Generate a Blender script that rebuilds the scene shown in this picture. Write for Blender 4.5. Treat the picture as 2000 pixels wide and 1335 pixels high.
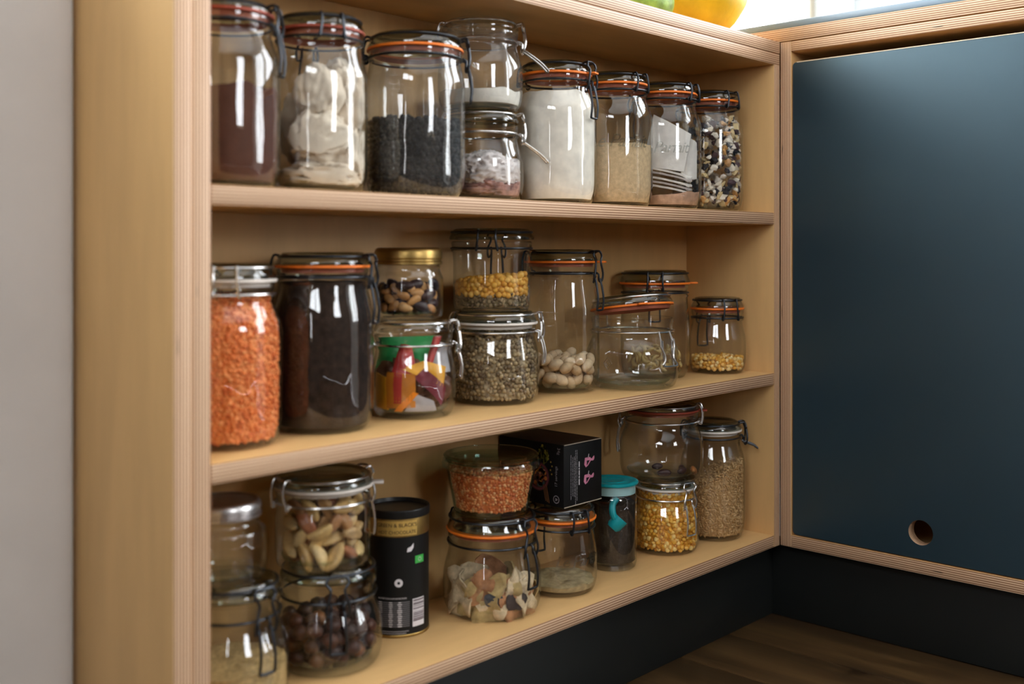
import bpy, bmesh, math, random
import numpy as np
from mathutils import Vector, Matrix, noise

for _o in list(bpy.data.objects):
    bpy.data.objects.remove(_o, do_unlink=True)
scene = bpy.context.scene
C = scene.collection
PI = math.pi

# ------------------------------------------------------------------ camera
EYE = 0.5645                       # camera height above the floor
cam_d = bpy.data.cameras.new('camera')
cam = bpy.data.objects.new('camera', cam_d)
C.objects.link(cam)
scene.camera = cam
cam.location = (-1.4792, -0.8276, EYE)
cam.rotation_euler = (PI / 2, 0, math.radians(43.14 - 90))
cam_d.sensor_width = 36
cam_d.lens = 38.06
cam_d.shift_y = -0.08895
cam_d.clip_start = 0.02
cam_d.dof.use_dof = True
cam_d.dof.focus_distance = 1.45
cam_d.dof.aperture_fstop = 3.3

# ------------------------------------------------------------------ world and light
world = bpy.data.worlds.new('sky')
scene.world = world
world.use_nodes = True
wb = world.node_tree.nodes['Background']
wb.inputs[0].default_value = (0.93, 0.96, 1.0, 1)
wb.inputs[1].default_value = 7.0

def portal(name, loc, rot, sx, sy):
    l = bpy.data.lights.new(name, 'AREA')
    l.shape = 'RECTANGLE'
    l.size = sx
    l.size_y = sy
    l.cycles.is_portal = True
    o = bpy.data.objects.new(name, l)
    C.objects.link(o)
    o.location = loc
    o.rotation_euler = rot
    return o

# window openings: (axis, plane, lo, hi, z0, z1)
RWIN = (-0.80, 0.06, 0.91, 1.95)       # right wall, y range, z range
BWIN = (-0.98, 0.56, 0.91, 1.95)        # back wall, x range, z range
PWIN = (-1.90, -1.06, 0.98, 1.95)       # wall beside the shelf unit, x range
LWIN = (-1.10, -0.93, 0.35, 1.20)      # narrow window in the left wall, y range
FILL_WIN = (-2.10, -0.80, 1.36, 2.05)      # unseen high window added above it for fill from the left, y range
FWIN = (-1.25, -0.55, 0.95, 1.90)
GWIN = (-2.30, -0.98, 0.50, 2.05)      # glazed door in the right wall, y range      # wall behind the viewer, x range
XR, YB, XL, YF, ZC_ROOM = 0.64, 0.185, -3.0, -3.0, 2.4
portal('window_daylight', (XR + .02, (RWIN[0] + RWIN[1]) / 2, (RWIN[2] + RWIN[3]) / 2), (0, PI / 2, 0), RWIN[3] - RWIN[2], RWIN[1] - RWIN[0])
portal('window_daylight', ((BWIN[0] + BWIN[1]) / 2, YB + .02, (BWIN[2] + BWIN[3]) / 2), (-PI / 2, 0, 0), BWIN[1] - BWIN[0], BWIN[3] - BWIN[2])
portal('window_daylight', (XL - .02, (LWIN[0] + LWIN[1]) / 2, (LWIN[2] + LWIN[3]) / 2), (0, -PI / 2, 0), LWIN[3] - LWIN[2], LWIN[1] - LWIN[0])
portal('window_daylight', ((FWIN[0] + FWIN[1]) / 2, YF - .02, (FWIN[2] + FWIN[3]) / 2), (PI / 2, 0, 0), FWIN[1] - FWIN[0], FWIN[3] - FWIN[2])

portal('window_daylight', ((PWIN[0] + PWIN[1]) / 2, YB + .02, (PWIN[2] + PWIN[3]) / 2), (-PI / 2, 0, 0), PWIN[1] - PWIN[0], PWIN[3] - PWIN[2])
portal('door_daylight', (XR + .02, (GWIN[0] + GWIN[1]) / 2, (GWIN[2] + GWIN[3]) / 2), (0, PI / 2, 0), GWIN[3] - GWIN[2], GWIN[1] - GWIN[0])
portal('window_daylight', (XL - .02, (FILL_WIN[0] + FILL_WIN[1]) / 2, (FILL_WIN[2] + FILL_WIN[3]) / 2), (0, -PI / 2, 0), FILL_WIN[3] - FILL_WIN[2], FILL_WIN[1] - FILL_WIN[0])
vs = scene.view_settings
vs.view_transform = 'Standard'
vs.look = 'None'
vs.gamma = 1.0
vs.use_curve_mapping = False
vs.exposure = 1.22
scene.cycles.max_bounces = 12
scene.cycles.diffuse_bounces = 5
scene.cycles.glossy_bounces = 5
scene.cycles.transparent_max_bounces = 40
scene.cycles.caustics_reflective = False
scene.cycles.caustics_refractive = False
scene.cycles.sample_clamp_indirect = 6.0

# ------------------------------------------------------------------ helpers
def lin(r, g, b):
    f = lambda c: (c / 255 / 12.92) if c / 255 <= 0.04045 else ((c / 255 + 0.055) / 1.055) ** 2.4
    return (f(r), f(g), f(b), 1.0)

def obj(name, verts, faces, mat, parent=None, smooth=True, angle=35):
    me = bpy.data.meshes.new(name)
    me.from_pydata([tuple(v) for v in verts], [], [tuple(f) for f in faces])
    me.update()
    mats = mat if isinstance(mat, (list, tuple)) else [mat]
    for m in mats:
        me.materials.append(m)
    if smooth:
        me.polygons.foreach_set('use_smooth', [True] * len(me.polygons))
        me.set_sharp_from_angle(angle=math.radians(angle))
    o = bpy.data.objects.new(name, me)
    C.objects.link(o)
    if parent is not None:
        o.parent = parent
    return o

def tag(o, label, cat=None, group=None, kind=None):
    o['label'] = label
    if cat:
        o['category'] = cat
    if group:
        o['group'] = group
    if kind:
        o['kind'] = kind
    return o

def empty(name, loc, label=None, cat=None, group=None, kind=None):
    o = bpy.data.objects.new(name, None)
    o.empty_display_size = 0.02
    C.objects.link(o)
    o.location = loc
    if label:
        tag(o, label, cat, group, kind)
    elif kind:
        o['kind'] = kind
    return o

def place(o, x, y, z, rz=0):
    o.location = (x, y, z)
    o.rotation_euler = (0, 0, rz)
    return o

def box_vf(x0, x1, y0, y1, z0, z1, b=0.0):
    """box with bevelled edges"""
    bm = bmesh.new()
    bmesh.ops.create_cube(bm, size=1)
    for v in bm.verts:
        v.co = Vector(((x0 + x1) / 2 + v.co.x * (x1 - x0), (y0 + y1) / 2 + v.co.y * (y1 - y0), (z0 + z1) / 2 + v.co.z * (z1 - z0)))
    if b:
        bmesh.ops.bevel(bm, geom=bm.edges[:], offset=b, segments=2, profile=.5, affect='EDGES')
    bm.verts.index_update()
    V = [v.co.copy() for v in bm.verts]
    F = [[v.index for v in f.verts] for f in bm.faces]
    bm.free()
    return V, F

def box(name, x0, x1, y0, y1, z0, z1, mat, parent=None, b=0.0006):
    V, F = box_vf(x0, x1, y0, y1, z0, z1, b)
    return obj(name, V, F, mat, parent, True, 40)

class MB:
    """collects shapes for one mesh"""
    def __init__(s):
        s.V = []; s.F = []; s.M = []
    def add(s, V, F, m=0):
        n = len(s.V)
        s.V += [tuple(v) for v in V]
        s.F += [tuple(i + n for i in f) for f in F]
        s.M += [m] * len(F)
        return s
    def build(s, name, mat, parent=None, smooth=True, angle=35):
        o = obj(name, s.V, s.F, mat, parent, smooth, angle)
        if any(s.M):
            o.data.polygons.foreach_set('material_index', s.M)
        return o

def lathe(prof, seg=56, cap0=False, cap1=False, closed=False):
    V, F = [], []
    n = len(prof)
    for r, z in prof:
        for i in range(seg):
            a = 2 * PI * i / seg
            V.append((r * math.cos(a), r * math.sin(a), z))
    for j in range(n if closed else n - 1):
        k = (j + 1) % n
        for i in range(seg):
            i2 = (i + 1) % seg
            F.append((j * seg + i, j * seg + i2, k * seg + i2, k * seg + i))
    if cap0:
        F.append(tuple(reversed(range(seg))))
    if cap1:
        F.append(tuple(range((n - 1) * seg, n * seg)))
    return V, F

def tube(pts, r, seg=8, closed=False):
    P = [Vector(p) for p in pts]
    n = len(P)
    T = []
    for i in range(n):
        a = P[(i - 1) % n] if (closed or i > 0) else P[i]
        b = P[(i + 1) % n] if (closed or i < n - 1) else P[i]
        T.append((b - a).normalized())
    up = Vector((0, 0, 1))
    if abs(T[0].dot(up)) > .9:
        up = Vector((1, 0, 0))
    N = (up - T[0] * up.dot(T[0])).normalized()
    V, F = [], []
    for i in range(n):
        N = (N - T[i] * N.dot(T[i]))
        if N.length < 1e-6:
            N = T[i].orthogonal()
        N.normalize()
        B = T[i].cross(N)
        for k in range(seg):
            a = 2 * PI * k / seg
            V.append(P[i] + (N * math.cos(a) + B * math.sin(a)) * r)
    for i in range(n if closed else n - 1):
        j = (i + 1) % n
        for k in range(seg):
            k2 = (k + 1) % seg
            F.append((i * seg + k, i * seg + k2, j * seg + k2, j * seg + k))
    if not closed:
        F.append(tuple(reversed(range(seg))))
        F.append(tuple(range((n - 1) * seg, n * seg)))
    return V, F

def smooth_path(pts, sub=4, closed=False):
    P = [Vector(p) for p in pts]
    n = len(P)
    out = []
    rng = n if closed else n - 1
    for i in range(rng):
        p0 = P[(i - 1) % n] if (closed or i > 0) else P[0]
        p1 = P[i]; p2 = P[(i + 1) % n]
        p3 = P[(i + 2) % n] if (closed or i + 2 < n) else P[-1]
        for k in range(sub):
            t = k / sub
            out.append(0.5 * ((2 * p1) + (-p0 + p2) * t + (2 * p0 - 5 * p1 + 4 * p2 - p3) * t * t + (-p0 + 3 * p1 - 3 * p2 + p3) * t ** 3))
    if not closed:
        out.append(P[-1])
    return out

def ico(sub=1):
    bm = bmesh.new()
    bmesh.ops.create_icosphere(bm, subdivisions=sub, radius=1)
    V = np.array([v.co[:] for v in bm.verts])
    F = [[v.index for v in f.verts] for f in bm.faces]
    bm.free()
    return V, F
ICO1 = ico(1)
ICO2 = ico(2)
ICO3 = ico(3)

def text_mesh(body, size, shear=0.0, spacing=1.0, extrude=0.0, align='CENTER'):
    cu = bpy.data.curves.new('lettering', 'FONT')
    cu.body = body
    cu.size = size
    cu.shear = shear
    cu.space_character = spacing
    cu.extrude = extrude
    cu.align_x = align
    cu.resolution_u = 3
    o = bpy.data.objects.new('lettering', cu)
    C.objects.link(o)
    dg = bpy.context.evaluated_depsgraph_get()
    me = bpy.data.meshes.new_from_object(o.evaluated_get(dg))
    V = [v.co.copy() for v in me.vertices]
    F = [list(p.vertices) for p in me.polygons]
    bpy.data.objects.remove(o)
    bpy.data.meshes.remove(me)
    bpy.data.curves.remove(cu)
    return V, F

# ------------------------------------------------------------------ materials
def new_mat(name):
    m = bpy.data.materials.new(name)
    m.use_nodes = True
    nt = m.node_tree
    nt.nodes.clear()
    out = nt.nodes.new('ShaderNodeOutputMaterial')
    return m, nt, out

def N(nt, t, **kw):
    n = nt.nodes.new(t)
    for k, v in kw.items():
        if k.startswith('i_'):
            n.inputs[k[2:].replace('_', ' ')].default_value = v
        else:
            setattr(n, k, v)
    return n

def ramp(nt, stops):
    r = nt.nodes.new('ShaderNodeValToRGB')
    e = r.color_ramp.elements
    while len(e) < len(stops):
        e.new(0.5)
    for el, (p, c) in zip(e, stops):
        el.position = p
        el.color = c
    return r

def principled(nt, out, rough=.5, spec=.5, metal=0.0):
    b = nt.nodes.new('ShaderNodeBsdfPrincipled')
    b.inputs['Roughness'].default_value = rough
    b.inputs['Specular IOR Level'].default_value = spec
    b.inputs['Metallic'].default_value = metal
    nt.links.new(b.outputs[0], out.inputs[0])
    return b

def plain(name, col, rough=.5, spec=.5, metal=0.0, var=0.06, scale=60, bump=0.0, bscale=400):
    m, nt, out = new_mat(name)
    b = principled(nt, out, rough, spec, metal)
    tc = N(nt, 'ShaderNodeTexCoord')
    no = N(nt, 'ShaderNodeTexNoise', i_Scale=scale, i_Detail=4.0)
    nt.links.new(tc.outputs['Object'], no.inputs['Vector'])
    c0 = tuple(max(0, c * (1 - var * 2)) for c in col[:3]) + (1,)
    c1 = tuple(min(1, c * (1 + var * 2)) for c in col[:3]) + (1,)
    r = ramp(nt, [(.3, c0), (.7, c1)])
    nt.links.new(no.outputs['Fac'], r.inputs[0])
    nt.links.new(r.outputs[0], b.inputs['Base Color'])
    if bump:
        n2 = N(nt, 'ShaderNodeTexNoise', i_Scale=bscale, i_Detail=3.0)
        nt.links.new(tc.outputs['Object'], n2.inputs['Vector'])
        bp = N(nt, 'ShaderNodeBump', i_Strength=bump, i_Distance=0.001)
        nt.links.new(n2.outputs['Fac'], bp.inputs['Height'])
        nt.links.new(bp.outputs[0], b.inputs['Normal'])
    return m

def island(name, cols, rough=.5, spec=.4, grain=0.0, gscale=300):
    """each loose piece takes its own tone out of a few"""
    m, nt, out = new_mat(name)
    b = principled(nt, out, rough, spec)
    g = N(nt, 'ShaderNodeNewGeometry')
    r = ramp(nt, [(i / max(1, len(cols)), c) for i, c in enumerate(cols)])
    r.color_ramp.interpolation = 'CONSTANT'
    nt.links.new(g.outputs['Random Per Island'], r.inputs[0])
    src = r.outputs[0]
    if grain:
        tc = N(nt, 'ShaderNodeTexCoord')
        no = N(nt, 'ShaderNodeTexNoise', i_Scale=gscale, i_Detail=3.0)
        nt.links.new(tc.outputs['Object'], no.inputs['Vector'])
        mr = N(nt, 'ShaderNodeMapRange', i_From_Min=.3, i_From_Max=.7, i_To_Min=1 - grain, i_To_Max=1 + grain * .3)
        nt.links.new(no.outputs['Fac'], mr.inputs[0])
        mx = N(nt, 'ShaderNodeMix', data_type='RGBA', blend_type='MULTIPLY')
        mx.inputs[0].default_value = 1
        nt.links.new(src, mx.inputs[6])
        nt.links.new(mr.outputs[0], mx.inputs[7])
        src = mx.outputs[2]
    nt.links.new(src, b.inputs['Base Color'])
    return m

def objrand(name, cols, rough=.5, spec=.4, grain=.25, gscale=220):
    """each object takes its own tone, with blotchy grain"""
    m, nt, out = new_mat(name)
    b = principled(nt, out, rough, spec)
    g = N(nt, 'ShaderNodeObjectInfo')
    r = ramp(nt, [(i / max(1, len(cols) - 1), c) for i, c in enumerate(cols)])
    nt.links.new(g.outputs['Random'], r.inputs[0])
    tc = N(nt, 'ShaderNodeTexCoord')
    no = N(nt, 'ShaderNodeTexNoise', i_Scale=gscale, i_Detail=4.0)
    nt.links.new(tc.outputs['Object'], no.inputs['Vector'])
    mr = N(nt, 'ShaderNodeMapRange', i_From_Min=.35, i_From_Max=.65, i_To_Min=1 - grain, i_To_Max=1.0)
    nt.links.new(no.outputs['Fac'], mr.inputs[0])
    mx = N(nt, 'ShaderNodeMix', data_type='RGBA', blend_type='MULTIPLY')
    mx.inputs[0].default_value = 1
    nt.links.new(r.outputs[0], mx.inputs[6])
    nt.links.new(mr.outputs[0], mx.inputs[7])
    nt.links.new(mx.outputs[2], b.inputs['Base Color'])
    bp = N(nt, 'ShaderNodeBump', i_Strength=.3, i_Distance=.0006)
    nt.links.new(no.outputs['Fac'], bp.inputs['Height'])
    nt.links.new(bp.outputs[0], b.inputs['Normal'])
    return m

def glass(name, clear, edge, gloss=(1, 1, 1, 1), rough=0.02, haze=0.0, wob=0.25, hazecol=(.8, .8, .8, 1)):
    """thin glass: clear face on, greener and darker where the wall is seen edge on"""
    m, nt, out = new_mat(name)
    lw = N(nt, 'ShaderNodeLayerWeight', i_Blend=0.5)
    rp = ramp(nt, [(0.0, clear), (.55, tuple(a * .75 + b * .25 for a, b in zip(clear, edge))), (.93, edge)])
    nt.links.new(lw.outputs['Facing'], rp.inputs[0])
    tr = N(nt, 'ShaderNodeBsdfTransparent')
    nt.links.new(rp.outputs[0], tr.inputs[0])
    gl = N(nt, 'ShaderNodeBsdfGlossy', i_Roughness=rough)
    gl.inputs[0].default_value = gloss
    tc = N(nt, 'ShaderNodeTexCoord')
    no = N(nt, 'ShaderNodeTexNoise', i_Scale=38.0, i_Detail=1.0)
    mp = N(nt, 'ShaderNodeMapping')
    mp.inputs['Scale'].default_value = (1, 1, .45)
    nt.links.new(tc.outputs['Object'], mp.inputs[0])
    nt.links.new(mp.outputs[0], no.inputs['Vector'])
    bp = N(nt, 'ShaderNodeBump', i_Strength=wob, i_Distance=0.004)
    nt.links.new(no.outputs['Fac'], bp.inputs['Height'])
    nt.links.new(bp.outputs[0], gl.inputs['Normal'])
    # Schlick reflectance, the same from both sides of the wall
    pw = N(nt, 'ShaderNodeMath', operation='POWER')
    pw.inputs[1].default_value = 5.0
    nt.links.new(lw.outputs['Facing'], pw.inputs[0])
    fr = N(nt, 'ShaderNodeMath', operation='MULTIPLY_ADD')
    fr.inputs[1].default_value = .9
    fr.inputs[2].default_value = .070
    nt.links.new(pw.outputs[0], fr.inputs[0])
    mx = N(nt, 'ShaderNodeMixShader')
    nt.links.new(fr.outputs[0], mx.inputs[0])
    nt.links.new(tr.outputs[0], mx.inputs[1])
    nt.links.new(gl.outputs[0], mx.inputs[2])
    last = mx
    if haze:
        df = N(nt, 'ShaderNodeBsdfDiffuse')
        df.inputs[0].default_value = hazecol
        m2 = N(nt, 'ShaderNodeMixShader')
        hz = N(nt, 'ShaderNodeTexNoise', i_Scale=26.0, i_Detail=5.0)
        nt.links.new(tc.outputs['Object'], hz.inputs['Vector'])
        mr = N(nt, 'ShaderNodeMapRange', i_From_Min=.35, i_From_Max=.75, i_To_Min=haze * .3, i_To_Max=haze)
        nt.links.new(hz.outputs['Fac'], mr.inputs[0])
        nt.links.new(mr.outputs[0], m2.inputs[0])
        nt.links.new(mx.outputs[0], m2.inputs[1])
        nt.links.new(df.outputs[0], m2.inputs[2])
        last = m2
    nt.links.new(last.outputs[0], out.inputs[0])
    return m

def plywood(name, axis, face=(210, 168, 112), light=(226, 194, 160), dark=(140, 97, 69)):
    """birch plywood: veneer on the faces, stacked plies on the edges (axis = thickness direction)"""
    m, nt, out = new_mat(name)
    b = principled(nt, out, .5, .35)
    tc = N(nt, 'ShaderNodeTexCoord')
    geo = N(nt, 'ShaderNodeNewGeometry')
    sep = N(nt, 'ShaderNodeSeparateXYZ')
    nt.links.new(tc.outputs['Object'], sep.inputs[0])
    sn = N(nt, 'ShaderNodeSeparateXYZ')
    nt.links.new(geo.outputs['Normal'], sn.inputs[0])
    # plies
    wob = N(nt, 'ShaderNodeTexNoise', i_Scale=3.0, i_Detail=2.0)
    nt.links.new(tc.outputs['Object'], wob.inputs['Vector'])
    wm = N(nt, 'ShaderNodeMath', operation='MULTIPLY_ADD')
    wm.inputs[1].default_value = 0.0006
    nt.links.new(wob.outputs['Fac'], wm.inputs[0])
    nt.links.new(sep.outputs[axis], wm.inputs[2])
    st = N(nt, 'ShaderNodeMath', operation='MULTIPLY')
    st.inputs[1].default_value = 2 * PI / 0.0030
    nt.links.new(wm.outputs[0], st.inputs[0])
    si = N(nt, 'ShaderNodeMath', operation='SINE')
    nt.links.new(st.outputs[0], si.inputs[0])
    fine = N(nt, 'ShaderNodeTexNoise', i_Scale=1.0, i_Detail=5.0)
    mp = N(nt, 'ShaderNodeMapping')
    sc = [5, 5, 5]
    sc[axis] = 380
    mp.inputs['Scale'].default_value = sc
    nt.links.new(tc.outputs['Object'], mp.inputs[0])
    nt.links.new(mp.outputs[0], fine.inputs['Vector'])
    ad = N(nt, 'ShaderNodeMath', operation='MULTIPLY_ADD')
    ad.inputs[1].default_value = 1.0
    nt.links.new(fine.outputs['Fac'], ad.inputs[0])
    nt.links.new(si.outputs[0], ad.inputs[2])
    mid = tuple((a + c) / 2 for a, c in zip(lin(*light), lin(*dark)))
    er = ramp(nt, [(.22, lin(*dark)), (.48, tuple(x * .92 for x in mid[:3]) + (1,)), (.70, mid), (.88, lin(*light))])
    mr = N(nt, 'ShaderNodeMapRange', i_From_Min=-.55, i_From_Max=1.55)
    nt.links.new(ad.outputs[0], mr.inputs[0])
    nt.links.new(mr.outputs[0], er.inputs[0])
    # voids in the plies
    vo = N(nt, 'ShaderNodeTexNoise', i_Scale=1.0, i_Detail=1.0)
    mv = N(nt, 'ShaderNodeMapping')
    sv = [17, 17, 17]
    sv[axis] = 300
    mv.inputs['Scale'].default_value = sv
    nt.links.new(tc.outputs['Object'], mv.inputs[0])
    nt.links.new(mv.outputs[0], vo.inputs['Vector'])
    vr = ramp(nt, [(.775, (1, 1, 1, 1)), (.80, (.12, .08, .05, 1))])
    nt.links.new(vo.outputs['Fac'], vr.inputs[0])
    mu = N(nt, 'ShaderNodeMix', data_type='RGBA', blend_type='MULTIPLY')
    mu.inputs[0].default_value = 1
    nt.links.new(er.outputs[0], mu.inputs[6])
    nt.links.new(vr.outputs[0], mu.inputs[7])
    # veneer
    fn = N(nt, 'ShaderNodeTexNoise', i_Scale=1.0, i_Detail=6.0, i_Roughness=.6)
    mf = N(nt, 'ShaderNodeMapping')
    mf.inputs['Scale'].default_value = {0: (6, 26, 4), 1: (26, 6, 4), 2: (5, 26, 6)}[axis]
    nt.links.new(tc.outputs['Object'], mf.inputs[0])
    nt.links.new(mf.outputs[0], fn.inputs['Vector'])
    c = lin(*face)
    fr = ramp(nt, [(.3, tuple(x * .88 for x in c[:3]) + (1,)), (.55, c), (.75, tuple(x * 1.07 for x in c[:3]) + (1,))])
    nt.links.new(fn.outputs['Fac'], fr.inputs[0])
    ab = N(nt, 'ShaderNodeMath', operation='ABSOLUTE')
    nt.links.new(sn.outputs[axis], ab.inputs[0])
    gt = N(nt, 'ShaderNodeMath', operation='GREATER_THAN')
    gt.inputs[1].default_value = .75
    nt.links.new(ab.outputs[0], gt.inputs[0])
    mx = N(nt, 'ShaderNodeMix', data_type='RGBA')
    nt.links.new(gt.outputs[0], mx.inputs[0])
    nt.links.new(mu.outputs[2], mx.inputs[6])
    nt.links.new(fr.outputs[0], mx.inputs[7])
    nt.links.new(mx.outputs[2], b.inputs['Base Color'])
    return m

PLY = [plywood('plywood_upright', 0), plywood('plywood_back', 1), plywood('plywood_flat', 2)]
M = {}
M['door'] = plain('blue_grey_door', lin(32, 49, 59), .34, 1.0, var=.03, scale=8)
M['door'].node_tree.nodes['Principled BSDF'].inputs['Specular Tint'].default_value = (.62, .86, 1.0, 1)
M['plinth'] = plain('charcoal_plinth', lin(26, 28, 27), .5, .35, var=.05, scale=10)
M['slab'] = plain('blue_grey_worktop', lin(110, 128, 142), .35, .5, var=.03, scale=8)
M['paint'] = plain('grey_white_paint', lin(196, 190, 185), .7, .3, var=.02, scale=14, bump=.15, bscale=120)
M['white'] = plain('white_paint', lin(232, 232, 230), .6, .3, var=.015, scale=14)
M['roomwall'] = plain('warm_room_paint', lin(72, 64, 56), .8, .2, var=.02, scale=6)
M['frame'] = plain('beige_window_frame', lin(190, 176, 155), .5, .4, var=.03)
M['pane'] = glass('window_pane', (1, 1, 1, 1), (.85, .9, .88, 1), wob=0.0)
GL = glass('jar_glass', (.975, .98, .975, 1), (.50, .52, .49, 1))
GH = glass('clouded_jar_glass', (.96, .965, .96, 1), (.40, .43, .40, 1), haze=.05, hazecol=(.75, .72, .7, 1))
GD = glass('lid_glass', (.78, .82, .77, 1), (.20, .24, .21, 1))
GB = glass('green_tinted_glass', (.93, .965, .945, 1), (.30, .48, .41, 1))
GE = glass('embossed_glass', (.88, .89, .88, 1), (.34, .36, .34, 1), rough=.06)
M['wire_dark'] = plain('dark_steel_wire', lin(66, 68, 72), .38, .5, 1.0, var=.08)
M['wire_silver'] = plain('bright_steel_wire', lin(205, 202, 200), .25, .5, 1.0, var=.04)
M['seal_orange'] = plain('orange_rubber', lin(236, 120, 32), .5, .4, var=.04)
M['seal_red'] = plain('red_rubber', lin(150, 62, 40), .55, .4, var=.05)
M['seal_reflection'] = plain('seal_reflection_tint', lin(166, 94, 70), .6, .3, var=.05)
M['seal_white'] = plain('white_rubber', lin(222, 212, 202), .5, .4, var=.03)
M['gold'] = plain('gold_metal', lin(168, 138, 82), .38, .5, 1.0, var=.05)
M['silver'] = plain('silver_metal', lin(200, 196, 196), .32, .5, 1.0, var=.04)

# ------------------------------------------------------------------ the shell of the kitchen
T = 0.018
ZA, ZB, ZC_ = EYE + 0.0576, EYE - 0.1840, EYE - 0.4285       # tops of the three shelves
ZT = EYE + 0.2808                                           # underside of the top board
ZW = ZT + 2 * T                                             # top of the oak-edged worktop
XLI = -0.9755                                               # inner face of the left upright
DEP = 0.157

def struct(o):
    o['kind'] = 'structure'
    return o

floor = struct(box('floor', XL, XR, YF, .40, -0.06, -0.008, plain('subfloor', lin(60, 44, 28), .8), b=0))
def plank_mat():
    m, nt, out = new_mat('oak_floorboard')
    b = principled(nt, out, .42, .4)
    tc = N(nt, 'ShaderNodeTexCoord')
    oi = N(nt, 'ShaderNodeObjectInfo')
    ml = N(nt, 'ShaderNodeVectorMath', operation='MULTIPLY_ADD')
    ml.inputs[1].default_value = (1, 1, 1)
    cb = N(nt, 'ShaderNodeCombineXYZ')
    m9 = N(nt, 'ShaderNodeMath', operation='MULTIPLY')
    m9.inputs[1].default_value = 37
    nt.links.new(oi.outputs['Random'], m9.inputs[0])
    for k in range(3):
        nt.links.new(m9.outputs[0], cb.inputs[k])
    nt.links.new(tc.outputs['Object'], ml.inputs[0])
    nt.links.new(cb.outputs[0], ml.inputs[2])
    mp = N(nt, 'ShaderNodeMapping')
    mp.inputs['Scale'].default_value = (34, 3.2, 10)
    nt.links.new(ml.outputs[0], mp.inputs[0])
    no = N(nt, 'ShaderNodeTexNoise', i_Scale=1.0, i_Detail=7.0, i_Roughness=.62, i_Distortion=.6)
    nt.links.new(mp.outputs[0], no.inputs['Vector'])
    r = ramp(nt, [(.28, lin(38, 26, 14)), (.5, lin(70, 50, 27)), (.75, lin(94, 70, 40))])
    nt.links.new(no.outputs['Fac'], r.inputs[0])
    kn = N(nt, 'ShaderNodeTexNoise', i_Scale=13.0, i_Detail=1.0)
    nt.links.new(ml.outputs[0], kn.inputs['Vector'])
    kr = ramp(nt, [(.70, (1, 1, 1, 1)), (.76, (.35, .28, .2, 1))])
    nt.links.new(kn.outputs['Fac'], kr.inputs[0])
    mr = N(nt, 'ShaderNodeMapRange', i_To_Min=.7, i_To_Max=1.15)
    nt.links.new(oi.outputs['Random'], mr.inputs[0])
    mx = N(nt, 'ShaderNodeMix', data_type='RGBA', blend_type='MULTIPLY')
    mx.inputs[0].default_value = 1
    nt.links.new(r.outputs[0], mx.inputs[6])
    nt.links.new(kr.outputs[0], mx.inputs[7])
    m2 = N(nt, 'ShaderNodeMix', data_type='RGBA', blend_type='MULTIPLY')
    m2.inputs[0].default_value = 1
    nt.links.new(mx.outputs[2], m2.inputs[6])
    nt.links.new(mr.outputs[0], m2.inputs[7])
    nt.links.new(m2.outputs[2], b.inputs['Base Color'])
    return m
PM = plank_mat()
rng = random.Random(4)
PW = 0.125
plank_meshes = {}
x = 0.03
col_i = 0
while x > XL + .02:
    y = .05 - rng.uniform(0.0, .9)
    edges = [.05]
    while edges[-1] > YF + .02:
        edges.append(max(YF + .01, edges[-1] - rng.choice([.9, 1.2, 1.5]) * (0.55 if len(edges) == 1 and col_i % 2 else 1)))
    for y1, y0 in zip(edges[:-1], edges[1:]):
        L = round(y1 - y0, 3)
        key = L
        if key not in plank_meshes:
            V, F = box_vf(-PW / 2 + .0008, PW / 2 - .0008, -L / 2 + .0008, L / 2 - .0008, -.008, 0, .0016)
            o = obj('plank', V, F, PM, floor)
            plank_meshes[key] = o.data
        else:
            o = bpy.data.objects.new('plank', plank_meshes[key])
            C.objects.link(o)
            o.parent = floor
        o.location = (x - PW / 2, (y0 + y1) / 2, 0)
    x -= PW
    col_i += 1

def wall_with_window(name, axis, plane, thick, lo, hi, win, mat, zlo=0.0, zhi=ZC_ROOM):
    """wall made of four boxes around an opening; axis 0 = faces x, 1 = faces y"""
    a0, a1, z0, z1 = win
    mb = MB()
    for (p0, p1, q0, q1) in ((lo, a0, zlo, zhi), (a1, hi, zlo, zhi), (a0, a1, zlo, z0), (a0, a1, z1, zhi)):
        if p1 - p0 < 1e-4 or q1 - q0 < 1e-4:
            continue
        t0, t1 = sorted((plane, plane + thick))
        V, F = box_vf(t0, t1, p0, p1, q0, q1) if axis == 0 else box_vf(p0, p1, t0, t1, q0, q1)
        mb.add(V, F)
    return struct(mb.build(name, mat, None, False))

wr_ = wall_with_window('wall_right', 0, XR, .16, -.90, YB + .2, RWIN, M['white'])
wall_with_window('wall_far_right', 0, XR, .16, YF, -.90, GWIN, M['white'])
wall_with_window('wall_back', 1, YB + .0, .16, -1.0195, XR, BWIN, M['white'])
wall_with_window('wall_side', 0, XL, -.12, YF, YB + .2, LWIN, M['roomwall'], 0, 1.28)
wall_with_window('wall_side_upper', 0, XL, -.12, YF, YB + .2, FILL_WIN, M['roomwall'], 1.28)
wall_with_window('wall_front', 1, YF, -.12, XL, XR, FWIN, M['roomwall'])
struct(box('ceiling', XL, XR, YF, YB + .2, ZC_ROOM, ZC_ROOM + .08, M['white'], b=0))
# painted wall beside the shelf unit, its arris worn and chipped
wall_with_window('wall_left', 1, .172, .19, XL, -1.0195, PWIN, M['paint'])

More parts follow.
